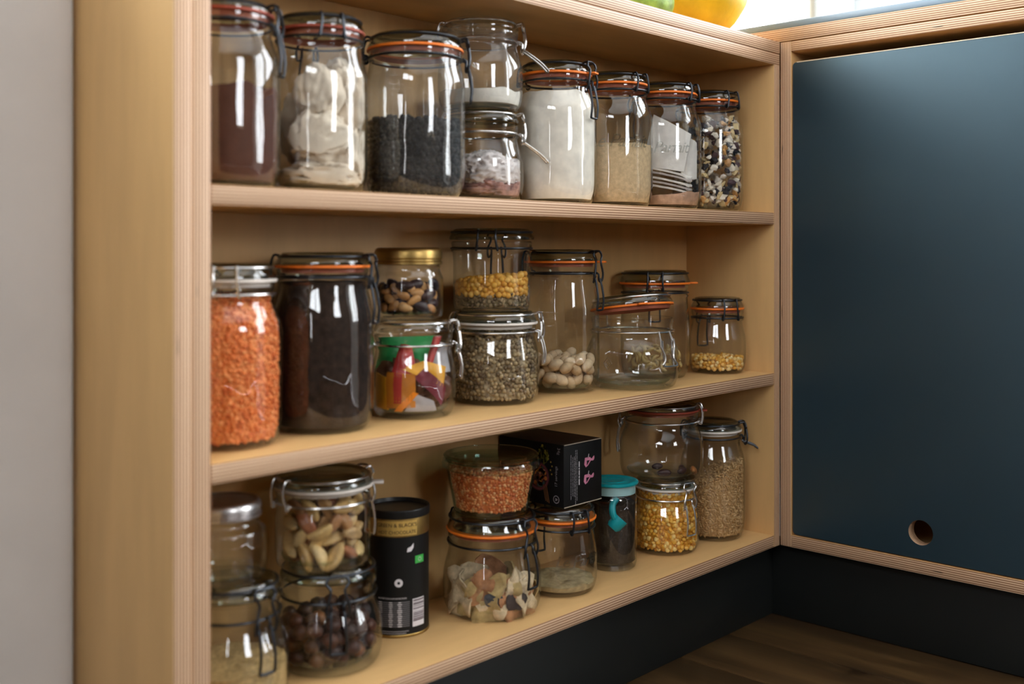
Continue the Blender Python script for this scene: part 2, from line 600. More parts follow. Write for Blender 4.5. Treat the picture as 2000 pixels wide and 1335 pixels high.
def window(name, axis, plane, win, posts, depth=.05, fw=.045):
    a0, a1, z0, z1 = win
    e = empty(name, (plane if axis == 0 else (a0 + a1) / 2, (a0 + a1) / 2 if axis == 0 else plane, z0), kind='structure')
    inv = Vector(e.location)
    def part(n, p0, p1, q0, q1, t0, t1, mat):
        V, F = box_vf(t0, t1, p0, p1, q0, q1, .001) if axis == 0 else box_vf(p0, p1, t0, t1, q0, q1, .001)
        V = [Vector(v) - inv for v in V]
        return obj(n, V, F, mat, e)
    t0, t1 = sorted((plane, plane + depth))
    part('window_frame', a0, a0 + fw, z0, z1, t0, t1, M['frame'])
    part('window_frame', a1 - fw, a1, z0, z1, t0, t1, M['frame'])
    part('window_frame', a0 + fw, a1 - fw, z0, z0 + .03, t0, t1, M['frame'])
    part('window_frame', a0 + fw, a1 - fw, z1 - fw, z1, t0, t1, M['frame'])
    for q in posts:
        part('window_post', q - .02, q + .02, z0 + .03, z1 - fw, t0, t1, M['frame'])
    tm = (t0 + t1) / 2
    part('pane', a0 + fw, a1 - fw, z0 + .03, z1 - fw, tm - .002, tm + .002, M['pane'])
    return e

window('window_1', 0, XR + .05, RWIN, [-.30])
window('window_2', 1, YB + .05, BWIN, [], fw=.02)
window('door_1', 0, XR + .05, GWIN, [-1.6])
window('fill_window', 0, XL - .06, FILL_WIN, [-1.45])  # added out of view to brighten the shelf interior from the left
window('window_5', 1, YB + .05, PWIN, [])
window('window_3', 0, XL - .06, LWIN, [])
window('window_4', 1, YF - .06, FWIN, [-.6])

# ------------------------------------------------------------------ the open shelf unit
su = empty('shelf_unit', (XLI / 2, .08, 0), 'open birch plywood shelf unit with three shelves of storage jars', 'shelf unit')
def bpart(root, name, x0, x1, y0, y1, z0, z1, mat, b=.0008):
    o = box(name, x0, x1, y0, y1, z0, z1, mat, None, b)
    me = o.data
    ox, oy, oz = root.location
    cx_, cy_, cz_ = (x0 + x1) / 2, (y0 + y1) / 2, (z0 + z1) / 2
    me.transform(Matrix.Translation((-cx_, -cy_, -cz_)))
    o.parent = root
    o.location = (cx_ - ox, cy_ - oy, cz_ - oz)
    return o
ZBOT = ZC_ - T
bpart(su, 'side_panel', XLI - T, XLI, 0, .183, ZBOT, ZT, PLY[0])
bpart(su, 'end_panel', XLI - 2 * T, XLI - T - .0006, -.001, .20, 0.0, ZT + T, PLY[0])
bpart(su, 'side_panel', -T, -.0015, 0, DEP + .012, ZBOT, ZT, PLY[0])
bpart(su, 'shelf', XLI, -T, 0, DEP, ZA - T, ZA, PLY[2], .0015)
bpart(su, 'shelf', XLI, -T, 0, DEP, ZB - T, ZB, PLY[2], .0015)
bpart(su, 'shelf', XLI, -T, 0, DEP, ZC_ - T, ZC_, PLY[2], .0015)
bpart(su, 'top_panel', XLI - T, -.0015, 0, DEP + .012, ZT, ZT + T - .0004, PLY[2])
bpart(su, 'back_panel', XLI, -T, DEP, DEP + .012, ZBOT, ZT, PLY[1])
bpart(su, 'plinth', XLI - T, .03, .03, .048, 0, ZBOT, M['plinth'])
wt = box('worktop', XLI - 2 * T, -.0015, -.0005, .184, ZT + T, ZW, PLY[2], None, .0008)
tag(wt, 'birch plywood worktop board lying over the open shelf unit', 'worktop')

# ------------------------------------------------------------------ the cabinet on the right
ZK = EYE + .3171
YE = -.68                                                    # far side of the cabinet
cb = empty('base_cabinet', (.29, YE / 2, 0), 'birch plywood base cabinet with dark blue-grey door and round finger hole', 'cabinet')
bpart(cb, 'side_panel', 0, .58, -T, 0, ZBOT, ZK - .001, PLY[1])
bpart(cb, 'side_panel', 0, .58, YE, YE + T, ZBOT, ZK - .001, PLY[1])
bpart(cb, 'bottom_panel', 0, .58, YE + T, -T, ZBOT, ZC_, PLY[2])
bpart(cb, 'top_panel', .0005, .58, YE + T, -T, ZK - .0170, ZK - .0012, PLY[2])
bpart(cb, 'back_panel', .568, .58, YE + T, -T, ZC_, ZK - .0170, PLY[0])
bpart(cb, 'plinth', .0302, .048, YE, .048, 0, ZBOT, M['plinth'])
# door with a round finger hole
DY0, DY1, DZ0, DZ1 = -.64, -.0202, ZC_ + .002, EYE + .2836
def door_mesh():
    bm = bmesh.new()
    def rr(y0, y1, z0, z1, r, n=6):
        pts = []
        for cy_, cz_, a0 in ((y1 - r, z1 - r, 0), (y0 + r, z1 - r, PI / 2), (y0 + r, z0 + r, PI), (y1 - r, z0 + r, 1.5 * PI)):
            for k in range(n + 1):
                a = a0 + k * PI / 2 / n
                pts.append((cy_ + r * math.cos(a), cz_ + r * math.sin(a)))
        return pts
    outer = rr(DY0, DY1, DZ0, DZ1, .006)
    hc = (-.2155, ZC_ + .0285 + .0)
    hole = [(HOLE[0] + HOLE[2] * math.cos(2 * PI * k / 40), HOLE[1] + HOLE[2] * math.sin(2 * PI * k / 40)) for k in range(40)]
    ed = []
    for loop in (outer, hole):
        vv = [bm.verts.new((0.0015, p[0], p[1])) for p in loop]
        for i in range(len(vv)):
            ed.append(bm.edges.new((vv[i], vv[(i + 1) % len(vv)])))
    bmesh.ops.triangle_fill(bm, use_beauty=True, use_dissolve=False, edges=ed)
    res = bmesh.ops.extrude_face_region(bm, geom=bm.faces[:])
    for g in res['geom']:
        if isinstance(g, bmesh.types.BMVert):
            g.co.x += T
    bmesh.ops.recalc_face_normals(bm, faces=bm.faces[:])
    bm.verts.index_update()
    V = [v.co - Vector(cb.location) for v in bm.verts]
    F = [[v.index for v in f.verts] for f in bm.faces]
    ed_m = [0 if abs(f.normal.x) > .7 else 1 for f in bm.faces]
    bm.free()
    return V, F, ed_m
HOLE = (-.2155, EYE - .3900, .0172)
V, F, EM = door_mesh()
dr = obj('door', V, F, [M['door'], PLY[0]], cb, True, 30)
dr.data.polygons.foreach_set('material_index', EM)
dr['label'] = 'dark blue-grey flat door with round finger hole'

lip = box('edge_lipping', .0008, .0040, DY0 + .007, DY1 - .007, DZ1 - .0007, DZ1 + .0005, plain('pale_edge', lin(226, 204, 176), .6), None, .0002)
lip.data.transform(Matrix.Translation(-Vector(cb.location)))
lip.parent = dr
rw = empty('counter_worktop', (.3, -.5, ZK), 'thick worktop with plywood edge and blue-grey surface above the dark door', 'worktop')
bpart(rw, 'plywood_core', -.0005, .62, -.70, .182, ZK, ZK + T + .0015, PLY[2])
bpart(rw, 'surface_slab', -.0005, .62, -.70, .182, ZK + T + .0016, ZK + T + .0115, M['slab'])

# ------------------------------------------------------------------ jars
def prof_interp(prof, z):
    best = None
    for (r0, z0), (r1, z1) in zip(prof[:-1], prof[1:]):
        if z0 <= z <= z1 and z1 > z0:
            return r0 + (r1 - r0) * (z - z0) / (z1 - z0)
    return prof[-1][0] if z > prof[-1][1] else prof[0][0]

def body_profile(R, rb, hs, hn, rn, hr, bc=.016):
    P = [(0.0005, .004), (rb * .80, .0035), (rb * .9, 0.0), (rb, .0008)]
    for k in range(1, 9):
        a = k / 8 * PI / 2
        P.append((rb + (R - rb) * math.sin(a), .0008 + (bc - .0008) * (1 - math.cos(a))))
    P.append((R * 1.004, (bc + hs) / 2))
    for k in range(0, 11):
        t = k / 10
        s = t * t * (3 - 2 * t)
        P.append((R + (rn - R) * (s * .6 + .4 * t * t), hs + (hn - hs) * t))
    P += [(rn, hn + .001), (rn + .0018, hn + .003), (rn + .0018, hn + .0045), (rn - .0002, hn + .006), (rn - .0002, hr - .009), (rn + .0012, hr - .006), (rn + .0016, hr - .003), (rn + .0016, hr - .001), (rn, hr)]
    out = [P[0]]
    for q in P[1:]:
        out.append(q)
    return out

JARS = {}

def wire_ring(r, z, az, gap=0.0, n=56):
    if gap:
        return [(r * math.cos(az + gap + (2 * PI - 2 * gap) * k / n), r * math.sin(az + gap + (2 * PI - 2 * gap) * k / n), z) for k in range(n + 1)]
    return [(r * math.cos(2 * PI * k / n), r * math.sin(2 * PI * k / n), z) for k in range(n)]

def fr(az, rad, t, z):
    """point at azimuth az: rad outward, t sideways"""
    return (rad * math.cos(az) - t * math.sin(az), rad * math.sin(az) + t * math.cos(az), z)

def clip_jar(key, x, y, zb, az, label, R=.0525, rn=.0435, rl=.0455, H=.179, seal=.163, wire=.154, neck=.146, sh=.115,
             sealmat='seal_orange', wiremat='wire_dark', gmat=None, clasp='down', tab=None, open_lid=None, rb=None,
             clasp_out=0.0, lever=.038, lidmat=None, bc=None, seg=56, wr=.0014):
    a = math.radians(az)
    bc = bc or (.030 if H > .14 else .024)
    e = empty('clip_top_jar', (x, y, zb), label, 'jar', 'glass jars on the shelves')
    rb = rb or R * (.80 if H > .14 else .83)
    hr = seal - .0015
    prof = body_profile(R, rb, sh, neck, rn, hr, bc)
    V, F = lathe(prof, seg)
    obj('glass_body', V, F, gmat or GL, e, True, 50)
    # thick foot of the jar
    V, F = lathe([(0.0005, .0062), (rb * .86, .0060), (rb * .96, .0095), (rb * .985, .0125)], seg)
    obj('glass_base', V, F, GB, e, True, 50)
    # lid
    lid = MB()
    lp = [(0.0005, seal + .004), (rl - .008, seal + .004), (rl - .006, seal + .0005), (rl, seal + .0006), (rl + .0004, seal + .003), (rl - .001, seal + .0065), (rl - .0042, H - .0035), (rl - .0055, H - .001), (rl - .009, H), (rl - .013, H - .0015), (0.0005, H - .002)]
    V, F = lathe(lp, seg)
    lid.add(V, F)
    lo = lid.build('glass_lid', lidmat or GD, e, True, 50)
    parts = [lo]
    if sealmat:
        sp = [(rn - .006, seal - .0010), (rl + .0012, seal - .0012), (rl + .0016, seal + .0004), (rl + .0010, seal + .0014), (rn - .006, seal + .0012)]
        s = MB()
        V, F = lathe(sp, seg, closed=True)
        s.add(V, F)
        V, F = lathe([(rn - .0035, seal - .0062), (rn - .0028, seal - .0012), (rn - .0055, seal - .0012)], seg, closed=True)  # reddish ring painted in for the seal's reflection in the neck glass
        s.add(V, F, 1)
        if tab is not None:
            ta = math.radians(tab)
            pts = []
            tv, tf = box_vf(rl - .002, rl + .012, -.006, .006, seal - .0012, seal + .0014, .0008)
            tv = [(v[0] * math.cos(ta) - v[1] * math.sin(ta), v[0] * math.sin(ta) + v[1] * math.cos(ta), v[2]) for v in tv]
            s.add(tv, tf)
        so = s.build('rubber_seal', [M[sealmat], M['seal_reflection'] if sealmat != 'seal_white' else M['seal_white']], e, True, 50)
        parts.append(so)
    wm = M[wiremat]
    if clasp is None:
        return _reg(key, e, prof, x, y, zb)
    # wire round the lid
    zl = H - .0045
    V, F = tube(wire_ring(rl - .0025, zl, a), wr, 8, True)
    lw = obj('lid_wire', V, F, wm, lo)
    parts.append(lw)
    # wire round the neck with small loops at the clasp
    V, F = tube(wire_ring(rn + .0014, wire, a), wr * .95, 8, True)
    obj('neck_wire', V, F, wm, e)
    # hinge on the far side: two short uprights with loops
    ah = a + PI
    h = MB()
    for sgn in (-1, 1):
        t = sgn * .0105
        pts = smooth_path([fr(ah, rl - .004, t * .95, zl + .001), fr(ah, rl + .002, t, zl + .0012), fr(ah, rl + .0052, t, (zl + wire) / 2 + .002), fr(ah, rn + .0068, t * 1.15, wire + .001), fr(ah, rn + .0062, t * 1.2, wire - .0022), fr(ah, rn + .0035, t * 1.2, wire - .0018), fr(ah, rn + .002, t * 1.15, wire + .0016), fr(ah, rn + .0055, t * 1.05, wire + .0026)], 3)
        V, F = tube(pts, wr, 8)
        h.add(V, F)
    V, F = tube([fr(ah, rn + .0048, -.0145, wire), fr(ah, rn + .0048, .0145, wire)], wr * .9, 8)
    h.add(V, F)
    hg = h.build('hinge', wm, e)
    if open_lid:
        # the clasp hangs loose from the neck wire
        b = MB()
        z0 = wire - .002
        rr_ = rn + .004
        pts = smooth_path([fr(a, rr_, -.010, wire + .0015), fr(a, rr_ + .003, -.0105, wire - .006), fr(a, rr_ + .005, -.0105, wire - .012)], 3)
        V, F = tube(pts, wr, 8); b.add(V, F)
        pts = smooth_path([fr(a, rr_, .010, wire + .0015), fr(a, rr_ + .003, .0105, wire - .006), fr(a, rr_ + .005, .0105, wire - .012)], 3)
        V, F = tube(pts, wr, 8); b.add(V, F)
        cl = b.build('clasp_link', wm, e)
        zt_ = wire - .010
        ro = max(R + .003, rr_ + .004)
        loop = [fr(a, rr_ + .0055, -.0085, zt_), fr(a, ro - .001, -.0085, zt_ - .012), fr(a, ro + .003, -.008, zt_ - .034), fr(a, ro + .003, .008, zt_ - .034), fr(a, ro - .001, .0085, zt_ - .012), fr(a, rr_ + .0055, .0085, zt_)]
        V, F = tube(loop, wr, 8)
        obj('lever', V, F, wm, cl)
        loop = smooth_path([fr(a, rr_ + .006, -.0118, zt_ + .002), fr(a, ro, -.0125, zt_ - .008), fr(a, ro + .0025, -.0085, zt_ - .018), fr(a, ro + .004, -.0085, zt_ - .026), fr(a, ro + .0045, -.0135, zt_ - .033), fr(a, ro + .0045, .0135, zt_ - .033), fr(a, ro + .004, .0085, zt_ - .026), fr(a, ro + .0025, .0085, zt_ - .018), fr(a, ro, .0125, zt_ - .008), fr(a, rr_ + .006, .0118, zt_ + .002)], 3)
        V, F = tube(loop, wr, 8)
        obj('clasp', V, F, wm, cl)
        # tilt lid, seal and lid wire about the hinge
        ang, lift = open_lid
        axis = Vector((-math.sin(a), math.cos(a), 0))
        piv = Vector(fr(a, -(rl + .002), 0, seal - .002))
        mat = Matrix.Translation(piv + Vector((0, 0, lift))) @ Matrix.Rotation(-math.radians(ang), 4, axis) @ Matrix.Translation(-piv)
        for pz in parts:
            pz.data.transform(mat)
    else:
        b = MB()
        zlow = wire - .010
        out = rl + .006
        for sgn in (-1, 1):
            t = sgn * .0085
            pts = [fr(a, rl - .004, t * .9, zl), fr(a, rl + .004, t, zl + .002), fr(a, out, t * 1.35, zl - .004), fr(a, out + .001, t * .82, (zl + wire) / 2 + .002), fr(a, out + .002, t * 1.3, wire + .001), fr(a, out + .001, t * 1.35, zlow + .003), fr(a, out - .001, t * 1.2, zlow - .001), fr(a, out - .002, t * .8, zlow + .002), fr(a, out - .002, t * .75, wire - .001), fr(a, rn + .002, t * .75, wire + .0012)]
            V, F = tube(smooth_path(pts, 3), wr, 8)
            b.add(V, F)
        V, F = tube([fr(a, rl + .004, -.0085, zl + .002), fr(a, rl + .005, 0, zl + .0024), fr(a, rl + .004, .0085, zl + .002)], wr, 8)
        b.add(V, F)
        cl = b.build('clasp', wm, e)
        # lever
        co = math.radians(clasp_out)
        def lv(t, s):
            # s runs down the lever
            base_r, base_z = out + .0005, zlow + .001
            return fr(a, base_r + s * math.sin(co) + (.004 * math.sin(min(1, s / lever) * PI * .8)), t, base_z - s * math.cos(co))
        wl_ = .0072
        pts = smooth_path([lv(-wl_ * .9, -.003), lv(-wl_, lever * .2), lv(-wl_ * 1.1, lever * .6), lv(-wl_ * 1.15, lever * .93), lv(-wl_ * .9, lever), lv(wl_ * .9, lever), lv(wl_ * 1.15, lever * .93), lv(wl_ * 1.1, lever * .6), lv(wl_, lever * .2), lv(wl_ * .9, -.003)], 3)
        V, F = tube(pts, wr, 8)
        obj('lever', V, F, wm, cl)
    return _reg(key, e, prof, x, y, zb)

def _reg(key, e, prof, x, y, zb):
    p = [(r, z) for r, z in prof[2:]]
    JARS[key] = (e, p, x, y, zb)
    return e

def r_in(key, z, gap=.0028):
    return max(.004, prof_interp(JARS[key][1], z) - gap)

def emboss(key, text, size, az, z, shear=.35):
    """raised lettering on the glass"""
    e, prof, x, y, zb = JARS[key]
    V, F = text_mesh(text, size, shear, .92, .0005)
    out = []
    for v in V:
        zz = z + v.y
        r = prof_interp(prof, zz) + .0004 + v.z
        an = math.radians(az) + v.x / r
        out.append((r * math.cos(an), r * math.sin(an), zz))
    return obj('embossed_lettering', out, F, GE, e, True, 40)

# the 1 litre, half litre and small jars; heights as measured
z0 = ZA
clip_jar('A1', -.9190, .0700, z0, 312, 'tall clip-top jar of brown cocoa powder at the left end of the top shelf', R=.052, H=.1745, sealmat='seal_red')
clip_jar('A2', -.8080, .0700, z0, 68, 'tall clip-top jar of folded cream muslin bags on the top shelf', R=.0487, rn=.0425, rl=.0445, sealmat='seal_red')
clip_jar('A3', -.6780, .0700, z0, 318, 'wide clip-top jar half full of black currants on the top shelf', R=.0550, rn=.0500, rl=.0522, sh=.122, neck=.150, seal=.1625, wire=.153, gmat=GH)
clip_jar('A4b', -.5530, .0900, z0, 316, 'small clip-top jar holding a crumpled bag, underneath another jar', R=.0500, rn=.0425, rl=.0440, H=.1088, seal=.094, wire=.0815, neck=.0745, sh=.045, sealmat=None, wiremat='wire_silver', clasp_out=48, lever=.036)
clip_jar('A4t', -.5560, .0900, z0 + .1088, 316, 'small clip-top jar with a little white powder, stacked on the top shelf', R=.0510, rn=.0440, rl=.0460, H=.1083, seal=.095, wire=.0825, neck=.0765, sh=.047, sealmat=None, wiremat='wire_silver', clasp_out=48, lever=.036, gmat=GH, lidmat=GL)
clip_jar('A5', -.4400, .0700, z0, 283, 'tall clip-top jar full of white flour on the top shelf', R=.0513, rn=.0425, rl=.0445, tab=285)
clip_jar('A6', -.3213, .0700, z0, 88, 'tall clip-top jar half full of tan powder on the top shelf')
clip_jar('A7', -.2041, .0700, z0, 95, 'tall clip-top jar with white paper packets on the top shelf')
clip_jar('A8', -.0914, .0700, z0, 80, 'tall clip-top jar of black and white flakes, rightmost on the top shelf', rn=.0445, rl=.0465)

z0 = ZB
clip_jar('B1', -.9120, .0764, z0, 56, 'tall clip-top jar full of orange lentils at the left end of the middle shelf', R=.052, H=.1725, seal=.156, wire=.143, neck=.136, sh=.108, sealmat='seal_white', wiremat='wire_silver')
clip_jar('B2', -.7934, .0839, z0, 302, 'tall clip-top jar full of dark brown grounds on the middle shelf', R=.0523, rn=.0455, rl=.0480, H=.1826, seal=.168, wire=.157, neck=.149, sh=.112)
clip_jar('B3b', -.6665, .0856, z0, 322, 'clip-top jar of bright foil sachets under the gold-lidded jar', R=.0473, rn=.0425, rl=.0440, H=.1085, seal=.094, wire=.080, neck=.0735, sh=.046, sealmat=None, wiremat='wire_silver', lidmat=GL, lever=.03)
clip_jar('B4b', -.5236, .0958, z0, 303, 'round clip-top jar full of brown-green lentils on the middle shelf', R=.0540, rn=.0485, rl=.0505, H=.1115, seal=.0965, wire=.086, neck=.080, sh=.050, sealmat='seal_white', wiremat='wire_silver', lever=.03)
clip_jar('B4t', -.5330, .0930, z0 + .1115, 38, 'clip-top jar of yellow peas over lentils, stacked on the middle shelf', R=.0470, rn=.0478, rl=.0515, rb=.043, bc=.010, H=.0995, seal=.0855, wire=.0755, neck=.0690, sh=.060, sealmat=None, lidmat=None)
clip_jar('B5', -.3908, .1034, z0, 282, 'tall clip-top jar with pistachios in the bottom on the middle shelf', R=.0505, rn=.0450, rl=.0480, H=.1860, seal=.1695, wire=.1545, neck=.1465, sh=.095, tab=296)
clip_jar('B6', -.2900, .0620, z0, 262, 'low wide clip-top jar standing open with its orange-sealed lid tilted', R=.0625, rn=.0545, rl=.0555, rb=.053, H=.1110, seal=.0955, wire=.0760, neck=.0690, sh=.045, wiremat='wire_silver', open_lid=(8, .004), tab=230)
clip_jar('B7', -.1790, .1040, z0, 36, 'clip-top jar with cashews standing behind the open jar', R=.0500, rn=.0470, rl=.0505, H=.1560, seal=.1370, wire=.1235, neck=.1155, sh=.075, tab=316)
clip_jar('B8', -.0634, .0712, z0, 60, 'small clip-top jar with corn kernels at the right end of the middle shelf', R=.0429, rn=.0375, rl=.0390, H=.1140, seal=.097, wire=.0835, neck=.0770, sh=.045)

z0 = ZC_
clip_jar('C1b', -.9100, .0680, z0, 272, 'clip-top jar with pale grains at the left end of the bottom shelf', R=.052, rn=.0425, rl=.0440, H=.1200, seal=.105, wire=.0880, neck=.0800, sh=.052, sealmat=None)
clip_jar('C2b', -.7842, .0864, z0, 242, 'clip-top jar of dark hazelnuts at the bottom of the nut jar stack', R=.0559, rn=.0480, rl=.0500, H=.1055, seal=.092, wire=.0745, neck=.0690, sh=.040, sealmat=None)
clip_jar('C2t', -.7940, .0830, z0 + .1055, 358, 'clip-top jar of brazil nuts stacked on the hazelnut jar', R=.0487, rn=.0470, rl=.0505, rb=.043, bc=.010, H=.0960, seal=.0820, wire=.0670, neck=.0610, sh=.050, sealmat='seal_white', wiremat='wire_silver', tab=322)
clip_jar('C4b', -.5489, .0769, z0, 273, 'round clip-top jar of dried mushrooms under the glass bowl', R=.0588, rn=.0515, rl=.0535, H=.1175, seal=.0985, wire=.0840, neck=.0775, sh=.042)
clip_jar('C5', -.4328, .0684, z0, 72, 'small embossed clip-top jar with sandy dust underneath the black box', R=.0465, rn=.0420, rl=.0440, H=.1085, seal=.0925, wire=.082, neck=.077, sh=.044)
clip_jar('C7b', -.1896, .0774, z0, 258, 'clip-top jar full of yellow split peas on the bottom shelf', R=.0478, rn=.0415, rl=.0430, H=.1045, seal=.091, wire=.0770, neck=.0710, sh=.047, sealmat='seal_white', wiremat='wire_silver')
clip_jar('C7t', -.1980, .0790, z0 + .1045, 120, 'low clip-top jar with a few dates stacked on the split pea jar', R=.0595, rn=.0510, rl=.0530, rb=.050, H=.1085, seal=.0975, wire=.0820, neck=.0760, sh=.050, wiremat='wire_silver', sealmat='seal_red', tab=300)
clip_jar('C8', -.0790, .0690, z0, 310, 'tall clip-top jar of brown rice at the right end of the bottom shelf', R=.0480, rn=.0400, rl=.0420, H=.1740, seal=.160, wire=.150, neck=.143, sh=.108, sealmat='seal_white', clasp_out=62, lever=.017)

emboss('C5', 'Le Parfait', .019, 252, .040)
emboss('A6', 'Le Parfait', .024, 226, .078)
emboss('A7', 'Le Parfait', .022, 212, .078)
# small lozenge mark on the open jar
e, prof, jx, jy, jz = JARS['B6']
mb = MB()
for (t, z, s) in ((0, .036, .0085), (0, .036, .004)):
    pts = []
    for k in range(4):
        dt, dz = [(0, s), (s * .75, 0), (0, -s), (-s * .75, 0)][k]
        zz = z + dz
        r = prof_interp(prof, zz) + .0004
        an = math.radians(186) + (t + dt) / r
        pts.append((r * math.cos(an), r * math.sin(an), zz))
    mb.add(*tube(pts, .0005, 6, True))
mb.build('embossed_mark', GE, e)

# ---- other containers
def screw_jar(key, x, y, zb, label, R, rn, H, lidz, lidmat, gmat, sh):
    e = empty('screw_lid_jar', (x, y, zb), label, 'jar', 'glass jars on the shelves')
    rb = R * .9
    P = [(0.0005, .004), (rb * .8, .0035), (rb * .9, 0), (rb, .0008)]
    for k in range(1, 7):
        a = k / 6 * PI / 2
        P.append((rb + (R - rb) * math.sin(a), .0008 + .010 * (1 - math.cos(a))))
    for k in range(0, 9):
        t = k / 8
        s = t * t * (3 - 2 * t)
        P.append((R + (rn - R) * s, sh + (lidz - .004 - sh) * t))
    P += [(rn + .001, lidz - .002), (rn - .001, lidz), (rn - .001, H - .004)]
    V, F = lathe(P, 56)
    obj('glass_body', V, F, gmat, e, True, 50)
    V, F = lathe([(0.0005, .0062), (rb * .86, .0060), (rb * .96, .0095)], 56)
    obj('glass_base', V, F, GB, e, True, 50)
    # screw lid: rolled rim, band with knurling, raised disc
    seg = 112
    L = [(rn + .0012, lidz), (rn + .0030, lidz + .0008), (rn + .0030, lidz + .0030), (rn + .0016, lidz + .0042), (rn + .0016, lidz + .0062), (rn + .0026, lidz + .0075), (rn + .0026, H - .005), (rn + .0018, H - .0025), (rn + .0006, H - .0008), (rn - .0008, H)]
    V, F = lathe(L, seg)
    V = [((v[0] * (1 + (.006 if (i % seg) % 2 and 5 * seg <= i < 7 * seg else 0))), (v[1] * (1 + (.006 if (i % seg) % 2 and 5 * seg <= i < 7 * seg else 0))), v[2]) for i, v in enumerate(V)]
    sb_ = obj('screw_band', V, F, lidmat, e, True, 40)
    V, F = lathe([(rn - .0006, H - .0002), (rn - .004, H - .0016), (rn - .006, H - .0010), (0.0005, H - .0010)], 56)
    obj('lid_disc', V, F, lidmat, sb_, True, 40)
    return _reg(key, e, P, x, y, zb)

screw_jar('B3t', -.6770, .0826, ZB + .1085, 'small gold-lidded jar of almonds and dates on the sachet jar', .0388, .0350, .0790, .0600, M['gold'], GL, .044)
screw_jar('C1t', -.9200, .0700, ZC_ + .1200, 'small silver-lidded jar stacked at the left end of the bottom shelf', .0400, .0325, .0745, .0590, M['silver'], GL, .045)

# glass bowl with flat glass lid
e = empty('glass_bowl', (-.5525, .0750, ZC_ + .1175), 'tapered glass bowl of orange lentils with flat glass lid', 'bowl')
P = [(0.0005, .003), (.036, .003), (.040, 0), (.043, .0015), (.0445, .006), (.0535, .052), (.0540, .0535), (.0585, .056), (.0590, .0600), (.0575, .0640), (.0545, .0645), (.0520, .0600), (.0510, .052)]
V, F = lathe(P, 64)
obj('glass_body', V, F, GB, e, True, 50)
V, F = lathe([(0.0005, .0600), (.046, .0600), (.0500, .0620), (.0535, .0655), (.0560, .0665), (.0572, .0685), (.0550, .0705), (.0505, .0700), (.0470, .0655), (.0440, .0640), (0.0005, .0640)], 64)
obj('glass_lid', V, F, GB, e, True, 50)
JARS['C4t'] = (e, P[2:6], -.5525, .0750, ZC_ + .1175)

# jar with turquoise lid
e = empty('press_lid_jar', (-.3083, .0818, ZC_), 'cylindrical glass jar of dark grounds with a turquoise lid', 'jar', 'glass jars on the shelves')
P = [(0.0005, .006), (.026, .006), (.029, 0), (.0315, .002), (.0330, .008), (.0330, .093), (.0320, .097), (.0300, .100)]
V, F = lathe(P, 56)
obj('glass_body', V, F, GL, e, True, 50)
V, F = lathe([(0.0005, .0085), (.029, .0085), (.0315, .011)], 56)
obj('glass_base', V, F, GB, e, True, 50)
tq = plain('turquoise_plastic', lin(10, 150, 158), .4, .5, var=.03)
V, F = lathe([(.0290, .1002), (.0312, .1005), (.0312, .1120), (.0295, .1125)], 56)
obj('lid_collar', V, F, plain('pale_silicone', lin(150, 185, 185), .5, .4), e, True, 40)
V, F = lathe([(.0295, .1125), (.0345, .1128), (.0352, .1142), (.0350, .1160), (.0335, .1170), (.0290, .1170), (.0275, .1158), (.0180, .1158), (.0165, .1166), (.0150, .1158), (.0005, .1156)], 56)
obj('lid', V, F, tq, e, True, 40)
JARS['C6'] = (e, P[2:], -.3083, .0818, ZC_)
# turquoise scoop in it
sc = empty('measuring_scoop', (-.3230, .0600, ZC_ + .068), 'turquoise plastic scoop inside the turquoise-lidded jar', 'scoop')
V, F = lathe([(.0005, -.014), (.008, -.014), (.0105, -.010), (.0115, .004), (.0105, .004), (.0095, -.009), (.0005, -.0120)], 24)
so = obj('scoop_cup', V, F, tq, sc)
so.rotation_euler = (math.radians(25), math.radians(35), 0)
V, F = tube(smooth_path([(-.006, 0, .001), (-.010, .002, .010), (-.008, .004, .021), (0.0, .004, .028)], 4), .0046, 10)
obj('scoop_handle', V, F, tq, sc)

# ------------------------------------------------------------------ contents
def fill(key, name, zt, mat, label, cat, tilt=(0, 0), lump=.0015, zb=.0068, kind='stuff', seg=64, top_noise=60, seed=0):
    """what fills a jar: follows the inside of the glass, with an uneven top"""
    e, prof, x, y, jz = JARS[key]
    V, F = [], []
    n = 14
    rows = []
    for j in range(n + 1):
        z = zb + (zt - zb) * j / n
        rows.append((z, None))
    for j, (z, _) in enumerate(rows):
        for i in range(seg):
            a = 2 * PI * i / seg
            zz = z
            f = j / n
            zz += f * f * (math.cos(a) * tilt[0] + math.sin(a) * tilt[1])
            if f > .85:
                zz += lump * (noise.noise(Vector((math.cos(a) * 2.3 + seed, math.sin(a) * 2.3, seed))) * 1.6)
            r = r_in(key, max(zb, zz))
            V.append((r * math.cos(a), r * math.sin(a), zz))
    for j in range(n):
        for i in range(seg):
            i2 = (i + 1) % seg
            F.append((j * seg + i, j * seg + i2, (j + 1) * seg + i2, (j + 1) * seg + i))
    base_top = n * seg
    prev = base_top
    for q in range(1, 7):
        f = 1 - q / 7
        st = len(V)
        for i in range(seg):
            a = 2 * PI * i / seg
            vx, vy, vz = V[base_top + i]
            px, py = vx * f, vy * f
            zz = zt + (vz - zt) * f + lump * noise.noise(Vector((px * top_noise + seed, py * top_noise, 3.1))) * 1.5
            V.append((px, py, zz))
        for i in range(seg):
            i2 = (i + 1) % seg
            F.append((prev + i, prev + i2, st + i2, st + i))
        prev = st
    F.append(tuple(prev + i for i in range(seg)))
    F.append(tuple(reversed(range(seg))))
    o = obj(name, V, F, mat, None, True, 60)
    place(o, x, y, jz)
    if label:
        tag(o, label, cat, None, kind)
    return o

